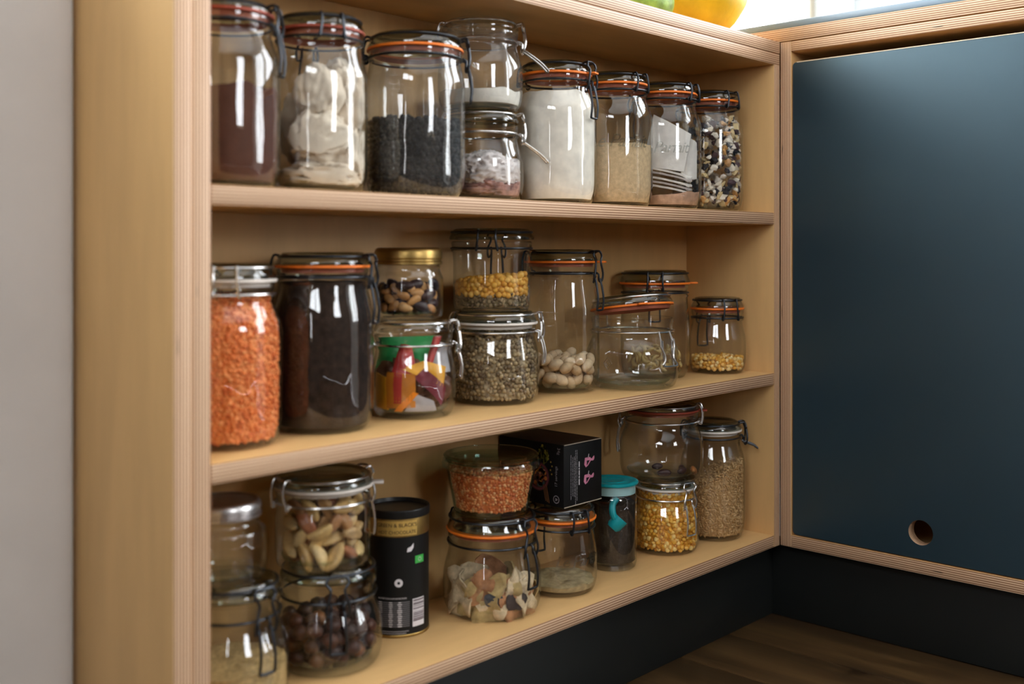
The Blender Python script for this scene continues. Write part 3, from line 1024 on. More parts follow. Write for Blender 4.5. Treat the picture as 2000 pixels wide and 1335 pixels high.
def merge_grains(G, base):
    """G: list of (pos, matrix3) -> one mesh"""
    bv, bf = base
    VV, FF = [], []
    bv = np.array(bv)
    for k, (p, m) in enumerate(G):
        VV.append(bv @ np.array(m).T + np.array(p))
        o = k * len(bv)
        FF += [tuple(i + o for i in f) for f in bf]
    return np.concatenate(VV).tolist(), FF

def rotm(rng, n=None, spread=1.0):
    """random rotation; if n is given its z axis stays near n"""
    if n is None:
        q = Matrix.Rotation(rng.uniform(0, 2 * PI), 3, 'Z') @ Matrix.Rotation(math.acos(rng.uniform(-1, 1)), 3, 'X') @ Matrix.Rotation(rng.uniform(0, 2 * PI), 3, 'Z')
        return q
    v = Vector(n) + Vector((rng.gauss(0, spread), rng.gauss(0, spread), rng.gauss(0, spread)))
    v.normalize()
    z = v
    t = z.orthogonal().normalized()
    b = z.cross(t)
    m = Matrix((t, b, z)).transposed()
    return m @ Matrix.Rotation(rng.uniform(0, 2 * PI), 3, 'Z')

def grains(key, name, z0, zt, size, shape, mat, label, cat, tilt=(0, 0), core=None, seed=1, base=None, spread=.5, dens=1.0, kind='stuff', jit=.0012):
    """pulses and the like: a core plus every grain that shows at the glass and on top, in one mesh"""
    rng = random.Random(seed)
    e, prof, x, y, jz = JARS[key]
    base = base or ICO1
    G = []
    sx, sy, sz = shape
    step = size * .82 / math.sqrt(dens)
    z = max(z0, .0085)
    row = 0
    while z < zt + abs(tilt[0]) + abs(tilt[1]):
        rr_ = r_in(key, z, .0026) - size * .36
        n = max(6, int(2 * PI * rr_ / step))
        for i in range(n):
            a = 2 * PI * (i + .5 * (row % 2) + rng.uniform(-.28, .28)) / n
            zz = z + rng.uniform(-.3, .3) * step
            lim = zt + math.cos(a) * tilt[0] + math.sin(a) * tilt[1]
            if zz > lim:
                continue
            r = rr_ - abs(rng.gauss(0, jit))
            nrm = (math.cos(a), math.sin(a), rng.uniform(-.2, .3))
            s = size * rng.uniform(.85, 1.12)
            m = rotm(rng, nrm, spread) @ Matrix.Diagonal((s * sx, s * sy, s * sz))
            G.append(((r * math.cos(a), r * math.sin(a), zz), m))
        z += step * .86
        row += 1
    # the top layer
    R = r_in(key, zt, .0026) - size * .4
    k = int(PI * R * R / (step * step) * 1.15)
    for i in range(k):
        rr_ = R * math.sqrt((i + .5) / k)
        a = i * 2.39996
        zz = zt + (math.cos(a) * tilt[0] + math.sin(a) * tilt[1]) * rr_ / R + rng.uniform(-.35, .35) * size
        s = size * rng.uniform(.85, 1.12)
        m = rotm(rng, (0, 0, 1), spread) @ Matrix.Diagonal((s * sx, s * sy, s * sz))
        G.append(((rr_ * math.cos(a), rr_ * math.sin(a), zz), m))
    V, F = merge_grains(G, base)
    # core
    seg = 40
    n0 = len(V)
    zs = [max(z0, .0075) + (zt - size * .55 - max(z0, .0075)) * q / 8 for q in range(9)]
    for zz in zs:
        for i in range(seg):
            a = 2 * PI * i / seg
            f = (zz - zs[0]) / max(1e-6, zs[-1] - zs[0])
            z2 = zz + f * (math.cos(a) * tilt[0] + math.sin(a) * tilt[1])
            r = max(.002, r_in(key, max(.0085, min(zz, z2)), .0026) - size * .62)
            V.append((r * math.cos(a), r * math.sin(a), z2))
    for q in range(8):
        for i in range(seg):
            i2 = (i + 1) % seg
            F.append((n0 + q * seg + i, n0 + q * seg + i2, n0 + (q + 1) * seg + i2, n0 + (q + 1) * seg + i))
    F.append(tuple(reversed(range(n0, n0 + seg))))
    F.append(tuple(range(n0 + 8 * seg, n0 + 9 * seg)))
    o = obj(name, V, F, mat, None, True, 60)
    place(o, x, y, jz)
    tag(o, label, cat, None, kind)
    return o

def L(*cs):
    return [lin(*c) for c in cs]

# --- top shelf
fill('A1', 'cocoa_powder', .094, plain('cocoa', lin(82, 52, 42), .9, .1, bump=.5, bscale=500), 'brown cocoa powder inside the leftmost top shelf jar', 'powder', lump=.004)
grains('A3', 'dried_currants', .007, .083, .0085, (.55, .5, .42), island('currant_skins', L((11, 11, 13), (18, 16, 19), (14, 13, 16), (24, 20, 22)), .7, .2), 'small black dried currants in the wide top shelf jar', 'currants', base=ICO1, seed=8, spread=1.0, jit=.002)
fill('A4t', 'white_powder', .023, plain('white_powder', lin(232, 226, 216), .9, .1, bump=.3), 'thin layer of white powder in the upper stacked jar', 'powder', lump=.002)
fill('A5', 'white_flour', .1405, plain('flour', lin(238, 230, 218), .95, .05, bump=.25, bscale=200), 'white flour filling the tall jar on the top shelf', 'flour', lump=.0015)
fill('A6', 'tan_powder', .0835, plain('tan_powder', lin(206, 178, 140), .95, .1, var=.08, scale=200, bump=.5, bscale=900), 'fine tan powder half filling the embossed jar', 'powder', lump=.0010)
fill('A7', 'pinkish_powder', .022, plain('pinkish_powder', lin(198, 160, 136), .95, .1, var=.1, scale=120, bump=.4), 'pinkish powder under the paper packets', 'powder', tilt=(.003, -.002), lump=.002)

# --- middle shelf
grains('B1', 'orange_lentils', .007, .139, .0052, (.5, .5, .26), island('orange_lentil', L((236, 138, 72), (226, 120, 54), (242, 154, 90), (216, 108, 50), (234, 130, 64)), .6), 'orange split lentils filling the leftmost middle shelf jar', 'lentils', seed=2)
fill('B2', 'dark_grounds', .152, plain('dark_grounds', lin(44, 32, 26), .9, .1, var=.2, scale=140, bump=.8, bscale=350), 'dark brown grounds filling a tall middle shelf jar', 'grounds', lump=.001)
grains('B4b', 'green_lentils', .007, .0835, .0066, (.5, .5, .3), island('green_lentil', L((160, 138, 100), (136, 114, 80), (176, 152, 114), (118, 96, 68), (150, 130, 98), (106, 86, 62)), .6), 'brown-green whole lentils filling the round middle shelf jar', 'lentils', seed=5)
grains('B4t', 'lentil_layer', .007, .0200, .0058, (.5, .5, .32), island('lentil_layer', L((134, 112, 78), (112, 92, 62), (150, 126, 92), (98, 78, 54)), .6), 'layer of brown lentils under the yellow peas', 'lentils', seed=6)
grains('B4t', 'yellow_peas', .0215, .0385, .0078, (.5, .5, .46), island('yellow_pea', L((222, 164, 62), (206, 144, 44), (232, 182, 92), (216, 156, 58)), .55), 'round yellow peas above the brown lentils', 'peas', base=ICO2, seed=7, tilt=(.002, -.003))
grains('B8', 'corn_kernels', .007, .0215, .0072, (.5, .42, .36), island('corn_kernel', L((228, 170, 70), (238, 196, 120), (214, 148, 46), (232, 182, 96), (242, 214, 150)), .5), 'yellow corn kernels in the small right-hand jar', 'corn', base=ICO2, seed=9, spread=.9)

# --- bottom shelf
fill('C1b', 'pale_grains', .040, plain('pale_grain', lin(178, 148, 100), .9, .1, var=.15, scale=260, bump=.8, bscale=500), 'pale sandy grains in the bottom left jar', 'grain', lump=.002)
grains('C4t', 'orange_lentils', .007, .0520, .0042, (.5, .5, .3), island('small_orange_lentil', L((236, 146, 84), (228, 126, 62), (242, 164, 104), (218, 114, 56), (244, 176, 120), (204, 100, 52)), .6), 'small orange lentils filling the tapered glass bowl', 'lentils', seed=12)
fill('C5', 'sandy_dust', .014, plain('sandy_dust', lin(170, 150, 112), .95, .1, var=.12, scale=160, bump=.5), 'thin layer of sandy dust in the embossed jar', 'dust', lump=.003)
fill('C6', 'dark_grounds', .088, plain('coffee_grounds', lin(50, 40, 32), .9, .1, var=.18, scale=200, bump=.7, bscale=450), 'dark brown grounds in the turquoise-lidded jar', 'grounds', zb=.0095, lump=.002)
grains('C7b', 'split_peas', .007, .0870, .0072, (.5, .5, .3), island('split_pea', L((232, 172, 62), (216, 150, 44), (242, 194, 98), (226, 164, 54), (204, 136, 40), (246, 210, 128)), .5), 'yellow split peas filling the lower jar of the right stack', 'peas', base=ICO2, seed=14, spread=.6)
grains('C8', 'brown_rice', .007, .094, .0046, (.75, .3, .3), island('brown_rice_grain', L((196, 156, 104), (178, 136, 84), (208, 170, 120), (186, 146, 96)), .6), 'brown rice sloping up one side of the tall jar', 'rice', tilt=(.0145, -.0155), seed=15)

# --- A8 flakes
def chunk(rng, s, flat=.6, rough=.35):
    v, f = ICO1
    off = [1 + rng.uniform(-rough, rough) for _ in range(len(v))]
    return np.array([[p[0] * s * o, p[1] * s * o * .8, p[2] * s * o * flat] for p, o in zip(v, off)]), f

def flakes(key, name, z1, n, size, mat, label, cat, seed, zb=.010):
    rng = random.Random(seed)
    e, prof, x, y, jz = JARS[key]
    VV, FF = [], []
    c = 0
    for i in range(n):
        z = rng.uniform(zb, z1)
        r = r_in(key, z, .003) * (1 if rng.random() < .75 else math.sqrt(rng.random())) - size * rng.uniform(.55, .9)
        a = rng.uniform(0, 2 * PI)
        v, f = chunk(rng, size * rng.uniform(.6, 1.15), rng.uniform(.3, .7))
        m = np.array(rotm(rng))
        v = v @ m.T + np.array((r * math.cos(a), r * math.sin(a), z))
        rad = np.hypot(v[:, 0], v[:, 1])
        lim = r_in(key, max(.008, min(z1, z)), .0026)
        k = np.minimum(1, lim / np.maximum(rad, 1e-6))
        v[:, 0] *= k
        v[:, 1] *= k
        v[:, 2] = np.maximum(v[:, 2], .0068)
        VV.append(v)
        FF += [tuple(q + c for q in g) for g in f]
        c += len(v)
    o = obj(name, np.concatenate(VV).tolist(), FF, mat, None, False)
    place(o, x, y, jz)
    return tag(o, label, cat, None, 'stuff')

flakes('A8', 'dried_flakes', .138, 620, .0072, island('flake_mix', L((226, 214, 196), (40, 34, 44), (236, 226, 210), (214, 160, 96), (26, 24, 34), (232, 220, 200), (74, 48, 52), (216, 190, 140), (228, 216, 204)), .7), 'mixed white, black and amber dried flakes in the end jar', 'flakes', 21)

# --- nuts and other single pieces
def warp(v, fn):
    return np.array([fn(p) for p in v])

def shape_almond():
    v, f = ICO2
    return warp(v, lambda p: (p[0] * (1.0 + .0 * p[0]), p[1] * .58 * (1 - .35 * p[0]), p[2] * .40 * (1 - .2 * p[0]))), f
def shape_pistachio():
    v, f = ICO3
    def g(p):
        k = 1.0
        # the split between the two half shells
        s = abs(p[1])
        d = .10 * math.exp(-(s / .10) ** 2) * (max(0, p[0] + .55)) * .9
        return (p[0] * (1 - d * .4), p[1] * .66 * (1 + .10 * (1 - abs(p[0]))) + (.05 if p[1] > 0 else -.05) * max(0, p[0]), p[2] * .68 * (1 - d * 1.6))
    return warp(v, g), f
def shape_brazil():
    v, f = ICO3
    def g(p):
        a = math.atan2(p[1], p[2])
        tri = 1 + .16 * math.cos(3 * a)
        bend = .18 * (1 - p[0] * p[0])
        return (p[0] * 1.0, p[1] * .42 * tri + bend - .1, p[2] * .42 * tri)
    return warp(v, g), f
def shape_round():
    v, f = ICO2
    return warp(v, lambda p: (p[0] * (1 if p[0] < 0 else 1 + .18 * p[0] ** 4), p[1] * .95, p[2] * .95)), f
def shape_date():
    v, f = ICO3
    def g(p):
        w = 1 + .07 * math.sin(9 * math.atan2(p[1], p[2]) + 3 * p[0])
        return (p[0], p[1] * .52 * w, p[2] * .45 * w)
    return warp(v, g), f
def shape_cashew():
    V, F = [], []
    n, seg = 12, 10
    for i in range(n + 1):
        t = i / n
        a = (t - .5) * 2.6
        c = Vector((math.sin(a) * .8, math.cos(a) * .8 - .45, 0))
        r = .36 * math.sin(PI * min(.97, max(.03, t))) ** .45 * (1 - .18 * t)
        rad = Vector((math.sin(a), math.cos(a), 0))
        for k in range(seg):
            q = 2 * PI * k / seg
            V.append(c + rad * (r * math.cos(q)) + Vector((0, 0, r * .85 * math.sin(q))))
    for i in range(n):
        for k in range(seg):
            k2 = (k + 1) % seg
            F.append((i * seg + k, i * seg + k2, (i + 1) * seg + k2, (i + 1) * seg + k))
    F.append(tuple(reversed(range(seg))))
    F.append(tuple(range(n * seg, (n + 1) * seg)))
    return np.array([v[:] for v in V]), F

def pack(key, z0, z1, n, size, seed, shell=.62, near=.80, tries=6000, edge=.62):
    """places for single nuts: heaped inside the jar, mostly where they show at the glass"""
    rng = random.Random(seed)
    pts = []
    for _ in range(tries):
        if len(pts) >= n:
            break
        z = z0 + (z1 - z0) * rng.random()
        R = r_in(key, max(.008, z - size * .3), .003) - size * edge
        R = min(R, r_in(key, max(.008, z + size * .3), .003) - size * edge)
        if R <= .002:
            continue
        f = shell + (1 - shell) * rng.random() if rng.random() < .8 else math.sqrt(rng.random())
        a = rng.uniform(0, 2 * PI)
        p = Vector((R * f * math.cos(a), R * f * math.sin(a), z))
        if all((p - q).length > size * 2 * near for q in pts):
            pts.append(p)
    pts.sort(key=lambda q: q.z)
    return pts

def scatter(key, name, shape, mat, size, z0, z1, n, seed, label, cat, group, near=.58, lie=.7, edge=.8, pts=None):
    e, prof, x, y, jz = JARS[key]
    rng = random.Random(seed)
    v, f = shape
    me = None
    res = []
    for p in (pts if pts is not None else pack(key, z0, z1, n, size, seed, near=near, edge=edge)):
        if me is None:
            o = obj(name, (v * size).tolist(), f, mat, None, True, 60)
            me = o.data
        else:
            o = bpy.data.objects.new(name, me)
            C.objects.link(o)
        # long axis roughly along the glass
        a = math.atan2(p.y, p.x)
        tan = Vector((-math.sin(a), math.cos(a), 0))
        t = rng.uniform(-lie, lie)
        xa = (tan * math.cos(t) + Vector((0, 0, 1)) * math.sin(t)).normalized()
        za = Vector((math.cos(a), math.sin(a), rng.uniform(-.4, .6)))
        za = (za - xa * za.dot(xa)).normalized()
        ya = za.cross(xa)
        mr = Matrix((xa, ya, za)).transposed() @ Matrix.Rotation(rng.uniform(-.9, .9), 3, 'X') @ Matrix.Rotation(rng.choice((0, PI)), 3, 'Z')
        o.matrix_world = Matrix.Translation(Vector((x, y, jz)) + p) @ mr.to_4x4()
        s = rng.uniform(.88, 1.1)
        o.scale = (s, s, s)
        tag(o, label, cat, group)
        res.append(o)
    return res

scatter('B5', 'pistachio', shape_pistachio(), objrand('pistachio_shell', L((214, 184, 146), (226, 200, 164), (202, 170, 130)), .55, grain=.22, gscale=160), .0098, .0130, .0450, 60, 31, 'pale split-shelled pistachio in the tall middle shelf jar', 'pistachio', 'pistachios in the tall jar', near=.66, lie=1.2)
scatter('C2t', 'brazil_nut', shape_brazil(), objrand('brazil_nut_skin', L((222, 186, 124), (206, 164, 100), (228, 196, 138), (150, 84, 52), (214, 176, 112)), .5, grain=.3, gscale=120), .0148, .0130, .0660, 90, 33, 'pale brazil nut in the upper jar of the nut stack', 'nut', 'brazil nuts in the stacked jar', near=.47, lie=1.3, edge=.55)
scatter('C2b', 'hazelnut', shape_round(), objrand('hazelnut_skin', L((84, 46, 30), (62, 36, 28), (96, 54, 34), (48, 30, 26), (150, 96, 54)), .5, grain=.4, gscale=150), .0088, .0135, .0520, 120, 34, 'brown-skinned hazelnut in the lower jar of the nut stack', 'nut', 'hazelnuts in the lower jar', near=.80, edge=1.0)
scatter('B3t', 'almond', shape_almond(), objrand('almond_skin', L((206, 152, 92), (186, 126, 70), (218, 170, 112)), .5, grain=.35, gscale=140), .0092, .0105, .0370, 60, 35, 'tan almond in the gold-lidded jar', 'almond', 'almonds in the gold-lidded jar', near=.44, lie=1.3, edge=.5)
scatter('B3t', 'date', shape_date(), objrand('date_skin', L((52, 30, 34), (38, 24, 28), (64, 38, 36)), .35, grain=.3, gscale=120), .0115, .0120, .0380, 26, 36, 'dark shrivelled date in the gold-lidded jar', 'date', 'dates in the gold-lidded jar', near=.56, edge=.52)
scatter('B7', 'cashew', shape_cashew(), objrand('cashew_flesh', L((224, 194, 128), (212, 180, 112), (232, 206, 150)), .5, grain=.15), .0090, .0150, .0420, 42, 37, 'pale curved cashew in the jar behind the open jar', 'cashew', 'cashews behind the open jar', near=.66, lie=1.3, edge=.95)
ch = JARS['C7t']
dm = objrand('dark_date_skin', L((58, 28, 30), (44, 24, 26)), .35, grain=.3, gscale=120)
scatter('C7t', 'date', shape_date(), dm, .0105, 0, 0, 0, 38, 'dark date lying in the low upper jar of the right stack', 'date', 'dates in the low jar', pts=[Vector((-.030, -.026, .0135)), Vector((.002, -.034, .0130)), Vector((.016, -.024, .0130)), Vector((.004, .010, .0130))], lie=.15)
sa = scatter('C7t', 'almond', shape_almond(), objrand('single_almond_skin', L((176, 112, 58), (176, 112, 58)), .5), .0100, 0, 0, 0, 39, 'single brown almond at the edge of the dates', 'almond', None, pts=[Vector((.022, -.040, .0115))], lie=.1)

# dried mushrooms: crinkled caps, each its own piece
def mushroom(rng, s, wave=1.0):
    n, seg = 5, 18
    V, F = [(0, 0, .25 * s)], []
    ph = rng.uniform(0, 6)
    for j in range(1, n + 1):
        for k in range(seg):
            a = 2 * PI * k / seg
            r = s * j / n * (1 + .20 * math.sin(2 * a + ph) + .08 * math.sin(5 * a + ph * 2))
            z = s * (.12 - .16 * (j / n) ** 2 + .18 * wave * (j / n) * math.sin(3 * a + ph))
            V.append((r * math.cos(a), r * math.sin(a), z))
    for k in range(seg):
        F.append((0, 1 + k, 1 + (k + 1) % seg))
    for j in range(n - 1):
        for k in range(seg):
            k2 = (k + 1) % seg
            F.append((1 + j * seg + k, 1 + (j + 1) * seg + k, 1 + (j + 1) * seg + k2, 1 + j * seg + k2))
    m = len(V)
    V += [(x_, y_, z_ - .09 * s) for x_, y_, z_ in V]
    F += [tuple(reversed([i + m for i in f])) for f in F]
    for k in range(seg):
        k2 = (k + 1) % seg
        b0 = 1 + (n - 1) * seg
        F.append((b0 + k, b0 + m + k, b0 + m + k2, b0 + k2))
    return V, F
rng = random.Random(77)
mush_mats = [plain('mushroom_dark', lin(62, 50, 46), .8, .2, var=.2, scale=120, bump=.4), plain('mushroom_cream', lin(206, 182, 148), .8, .2, var=.15, scale=120, bump=.4), plain('mushroom_brown', lin(166, 116, 80), .8, .2, var=.15, scale=120, bump=.4), plain('mushroom_slate', lin(58, 60, 66), .7, .3, var=.15, scale=120, bump=.4), plain('mushroom_ochre', lin(172, 146, 98), .8, .2, var=.15, scale=120, bump=.4)]
e, prof, jx, jy, jz = JARS['C4b']
spots = [(-70, .028, .012, 1), (-40, .030, .013, 1), (-10, .024, .010, 1), (18, .020, .016, 4), (-58, .018, .015, 1), (-25, .017, .013, 2), (5, .020, .012, 1), (38, .026, .013, 4), (-42, .036, .013, 1), (-15, .040, .012, 4), (20, .038, .012, 2), (-80, .016, .014, 2), (60, .020, .016, 1), (70, .036, .014, 1), (-22, .030, .011, 2), (2, .026, .0095, 3), (-32, .022, .013, 0), (90, .018, .015, 1), (140, .020, .018, 1), (180, .022, .018, 2), (230, .020, .018, 4)]
look = {0: 'dark brown', 1: 'cream', 2: 'reddish brown', 3: 'slate grey', 4: 'ochre'}
for an, z, s, c in spots:
    V, F = mushroom(rng, s * (1.0 if c in (0, 3) else 1.5), (0.5 if c in (0, 3) else 1.6))
    o = obj('dried_mushroom', V, F, mush_mats[c], None, True, 60)
    a = math.radians(228 - an)
    R = r_in('C4b', z, .003) - (.0065 if c in (0, 3) else .0105)
    nrm = Vector((math.cos(a), math.sin(a), .15)).normalized()
    t = nrm.orthogonal().normalized()
    mm = Matrix((t, nrm.cross(t), nrm)).transposed().to_4x4()
    o.matrix_world = Matrix.Translation((jx + R * math.cos(a), jy + R * math.sin(a), jz + z)) @ mm @ Matrix.Rotation(rng.uniform(0, 6), 4, 'Z')
    tag(o, look[c] + ' dried mushroom cap in the jar under the glass bowl', 'mushroom', look[c] + ' dried mushrooms')

# muslin bags: soft crumpled bundles pressed against the glass
def bundle(name, key, c, rad, seed, mat, label, cat, group=None, wr=.22, fold=9.0, pleat=0.0, pdir=(0, 0, 1)):
    e, prof, x, y, jz = JARS[key]
    v, f = ico(5)
    out = []
    for p in v:
        d = Vector(p)
        n1 = noise.noise(d * 1.6 + Vector((seed, 0, 0)))
        n2 = 1 - abs(noise.noise(d * fold * .5 + Vector((0, seed, 0)))) * 2
        n3 = 1 - abs(noise.noise(Vector((d.x * 3, d.y * 3, d.z * 1.2)) * 2.0 + Vector((0, seed, 7)))) * 2
        k = 1 + .22 * n1 + wr * .6 * n2 + wr * .45 * n3
        if pleat:
            # gathered cloth: ridges running along pdir
            ax = Vector(pdir).normalized()
            q_ = d - ax * d.dot(ax) * .88
            k += pleat * (.5 - abs(noise.noise(q_ * 3.6 + Vector((seed * 3, 1, 0)))) * 2.2)
        q = Vector((c[0] + d.x * rad[0] * k, c[1] + d.y * rad[1] * k, c[2] + d.z * rad[2] * k))
        q.z = max(q.z, .0075 + .001 * n1)
        lim = r_in(key, q.z, .0030) - .0005 - .0022 * max(0, -n2 + .2)
        rr_ = math.hypot(q.x, q.y)
        if rr_ > lim:
            q.x *= lim / rr_
            q.y *= lim / rr_
        out.append(q)
    o = obj(name, out, f, mat, None, True, 80)
    place(o, x, y, jz)
    return tag(o, label, cat, group)
mus = plain('muslin', lin(214, 200, 182), .9, .1, var=.08, scale=40, bump=.6, bscale=700)
def mbag(c, rad, seed, label, pdir, pleat=.20):
    bundle('muslin_bag', 'A2', c, rad, seed, mus, label, 'cloth bag', 'muslin bags in the jar', wr=.04, fold=4, pleat=pleat, pdir=pdir)
mbag((-.013, -.016, .101), (.024, .022, .026), 1.3, 'topmost bunched cream muslin bag in its tall jar', (.3, 0, 1), .10)
mbag((.022, -.008, .094), (.022, .026, .040), 4.1, 'cream muslin bag squeezed to the right inside its jar', (-.4, 0, 1), .22)
mbag((-.014, -.018, .056), (.030, .026, .026), 7.7, 'large cream muslin bag low on the left inside its jar', (1, 0, .6), .20)
mbag((.020, -.010, .040), (.026, .032, .030), 9.2, 'cream muslin bag low on the right inside its jar', (.2, .2, 1), .28)
mbag((-.004, -.010, .018), (.042, .040, .012), 12.2, 'flat folded cream cloth at the bottom of the muslin jar', (.8, -.5, -.3), .30)
mbag((.004, .020, .068), (.032, .020, .044), 15.2, 'cream muslin bag at the back of its jar', (0, 0, 1), .22)

# crumpled clear bag with dried shallots
bagm = plain('crumpled_film', lin(206, 196, 194), .25, .6, var=.12, scale=60)
bundle('paper_bag', 'A4b', (.002, -.004, .036), (.038, .038, .022), 3.3, bagm, 'crumpled pale film bag in the lower small jar', 'bag', None, wr=.25, fold=12)
bundle('dried_shallots', 'A4b', (.006, -.006, .016), (.042, .042, .012), 5.5, plain('dried_shallot', lin(150, 112, 104), .7, .3, var=.3, scale=90), 'purplish brown dried shallots under the crumpled bag', 'shallots', None, wr=.2, fold=12)

# paper packets
def sheet(name, key, corners, mat, label, cat, group=None, th=.0012, bend=.002, n=10, curl=0.0, crumple=.0006):
    """thin sheet between four corners (jar coordinates), slightly curved, with thickness"""
    e, prof, x, y, jz = JARS[key]
    A, B, Cc, D = [Vector(c) for c in corners]
    nrm = (B - A).cross(D - A).normalized()
    V, F = [], []
    for j in range(n + 1):
        for i in range(n + 1):
            s, t = i / n, j / n
            p = A.lerp(B, s).lerp(D.lerp(Cc, s), t)
            p = p + nrm * (bend * math.sin(PI * s) + curl * math.sin(PI * t) + crumple * noise.noise(p * 90))
            lim = r_in(key, max(.008, p.z), .003) - .0004
            rr_ = math.hypot(p.x, p.y)
            if rr_ > lim:
                p.x *= lim / rr_
                p.y *= lim / rr_
            V.append(p)
    m = len(V)
    V += [v - nrm * th for v in V]
    w = n + 1
    for j in range(n):
        for i in range(n):
            a = j * w + i
            F.append((a, a + 1, a + w + 1, a + w))
            F.append((a + m, a + w + m, a + w + 1 + m, a + 1 + m))
    rim = [i for i in range(w)] + [j * w + n for j in range(1, w)] + [n * w + i for i in range(n - 1, -1, -1)] + [j * w for j in range(n - 1, 0, -1)]
    for k in range(len(rim)):
        a, b = rim[k], rim[(k + 1) % len(rim)]
        F.append((a, a + m, b + m, b))
    o = obj(name, V, F, mat, None, True, 50)
    place(o, x, y, jz)
    return tag(o, label, cat, group)

def rt(az, rad, t, z):
    return fr(math.radians(az), rad, t, z)
pap = plain('tissue_paper', lin(226, 220, 214), .85, .15, var=.04, scale=80, bump=.25, bscale=300)
pap2 = plain('grey_tissue_paper', lin(186, 176, 172), .85, .15, var=.06, scale=80, bump=.3, bscale=300)
# camera sees this jar from azimuth ~214
sheet('paper_packet', 'A7', [rt(214, .034, -.030, .060), rt(214, .040, .028, .052), rt(214, .030, .038, .105), rt(214, .026, -.014, .134)], pap, 'large white paper packet standing in the jar on the top shelf', 'paper packet', 'paper packets in the jar', th=.003, bend=.004)
for k, (zc, dz, off) in enumerate([(.056, .012, .0), (.050, .010, -.004), (.043, .010, .002), (.037, .009, -.002), (.031, .008, .001)]):
    words = ['uppermost', 'second', 'third', 'fourth', 'lowest'][k]
    sheet('paper_packet', 'A7', [rt(214, .040 - .001 * k, -.045, zc + .008), rt(214, .043 - .001 * k, .040, zc - dz), rt(214, -.025, .038, zc - dz * .5), rt(214, -.025, -.038, zc + .010)], pap if k % 2 == 0 else pap2, words + ' of the flat packets lying across the jar under the standing one', 'paper packet', 'paper packets in the jar', th=.0026, bend=.002)
sheet('paper_packet', 'A7', [rt(214, .020, .022, .040), rt(214, .005, .046, .044), rt(214, .004, .046, .095), rt(214, .012, .034, .102)], pap, 'narrow white packet at the right side of its jar', 'paper packet', 'paper packets in the jar', th=.002, bend=.003)

# foil sachets (the jar is seen from azimuth ~228)
def sat(name, c, rough=.35):
    return plain(name, lin(*c), rough, .5, var=.06, scale=50)
S = {'green': sat('green_foil', (52, 168, 92)), 'red': sat('red_foil', (176, 52, 48)), 'yellow': sat('yellow_foil', (224, 160, 40)), 'maroon': sat('maroon_foil', (112, 36, 48)), 'grey': sat('pale_foil', (172, 166, 168)), 'orange': sat('orange_foil', (232, 132, 28)), 'brown': sat('brown_foil', (110, 72, 52)), 'amber': sat('amber_foil', (190, 116, 36))}
def sach(label, col, pts, bend=.004):
    sheet('sachet', 'B3b', [rt(228, *q) for q in pts], S[col], label, 'sachet', 'foil sachets in the jar', th=.002, bend=bend, crumple=.0030)
bundle('sachet', 'B3b', (0, .004, .036), (.036, .036, .032), 21.5, S['brown'], 'dull brown crumpled sachet filling the middle of the sachet jar', 'sachet', 'foil sachets in the jar', wr=.2, fold=8)
sach('green foil sachet at the back of the sachet jar', 'green', [(.012, -.044, .050), (.020, .032, .054), (.016, .028, .090), (.010, -.042, .088)])
sach('bright red foil sachet in the sachet jar', 'red', [(.036, -.026, .046), (.039, .004, .050), (.032, -.002, .080), (.030, -.014, .082)])
sach('narrow red strip sachet beside the green one', 'red', [(.034, .010, .052), (.034, .018, .052), (.026, .031, .090), (.026, .022, .090)])
sach('pale silvery sachet on the right of the sachet jar', 'grey', [(.030, .018, .050), (.016, .042, .050), (.012, .040, .080), (.024, .026, .084)])
sach('yellow sachet lying across the sachet jar', 'yellow', [(.041, -.014, .056), (.034, .036, .034), (.026, .040, .056), (.036, .012, .064)])
sach('maroon sachet under the yellow one', 'maroon', [(.042, .000, .046), (.036, .037, .014), (.030, .042, .034), (.040, .012, .056)])
sach('amber sachet at the front of the sachet jar', 'amber', [(.037, -.034, .012), (.0445, .002, .014), (.043, .002, .050), (.036, -.032, .052)])
sach('red and pale sachet standing left of the amber one', 'red', [(.042, -.024, .018), (.0445, -.014, .018), (.042, -.012, .054), (.039, -.022, .054)], .001)
sach('yellow sachet at the left of the sachet jar', 'yellow', [(.014, -.046, .012), (.036, -.032, .010), (.034, -.034, .046), (.014, -.046, .050)])
sach('pale grey sachet near the base of the sachet jar', 'grey', [(.0445, -.010, .0095), (.040, .030, .0095), (.040, .024, .020), (.0445, .004, .028)], .001)
sach('orange striped sachet corner near the base of the sachet jar', 'orange', [(.0450, -.026, .0090), (.0455, -.014, .0090), (.0455, .006, .029), (.0455, .000, .031)], .001)

# ------------------------------------------------------------------ black tin
tin = empty('cocoa_tin', (-.6686, .1105, ZC_), 'black cylindrical hot chocolate tin with gold band and black lid', 'tin')
blk = plain('black_print', lin(17, 16, 15), .5, .25, var=.05)
V, F = lathe([(.0005, .001), (.0340, .001), (.0350, 0), (.0360, .0008), (.0360, .0026), (.0354, .0034)], 64)
obj('base_rim', V, F, M['gold'], tin, True, 30)
V, F = lathe([(.0354, .0034), (.0354, .1115)], 64)
wrap = obj('label_wrap', V, F, blk, tin)
V, F = lathe([(.0355, .1115), (.0356, .1122), (.0356, .1305), (.0355, .1312)], 64)
band = obj('gold_band', V, F, M['gold'], tin)
V, F = lathe([(.0355, .1312), (.0364, .1314), (.0366, .1322), (.0366, .1395), (.0360, .1405), (.0345, .1405), (.0340, .1390), (.0335, .1365), (.0005, .1360)], 64)
obj('lid', V, F, plain('black_plastic', lin(20, 19, 19), .4, .4), tin, True, 30)
TA = math.radians(228)        # side of the tin turned to the room
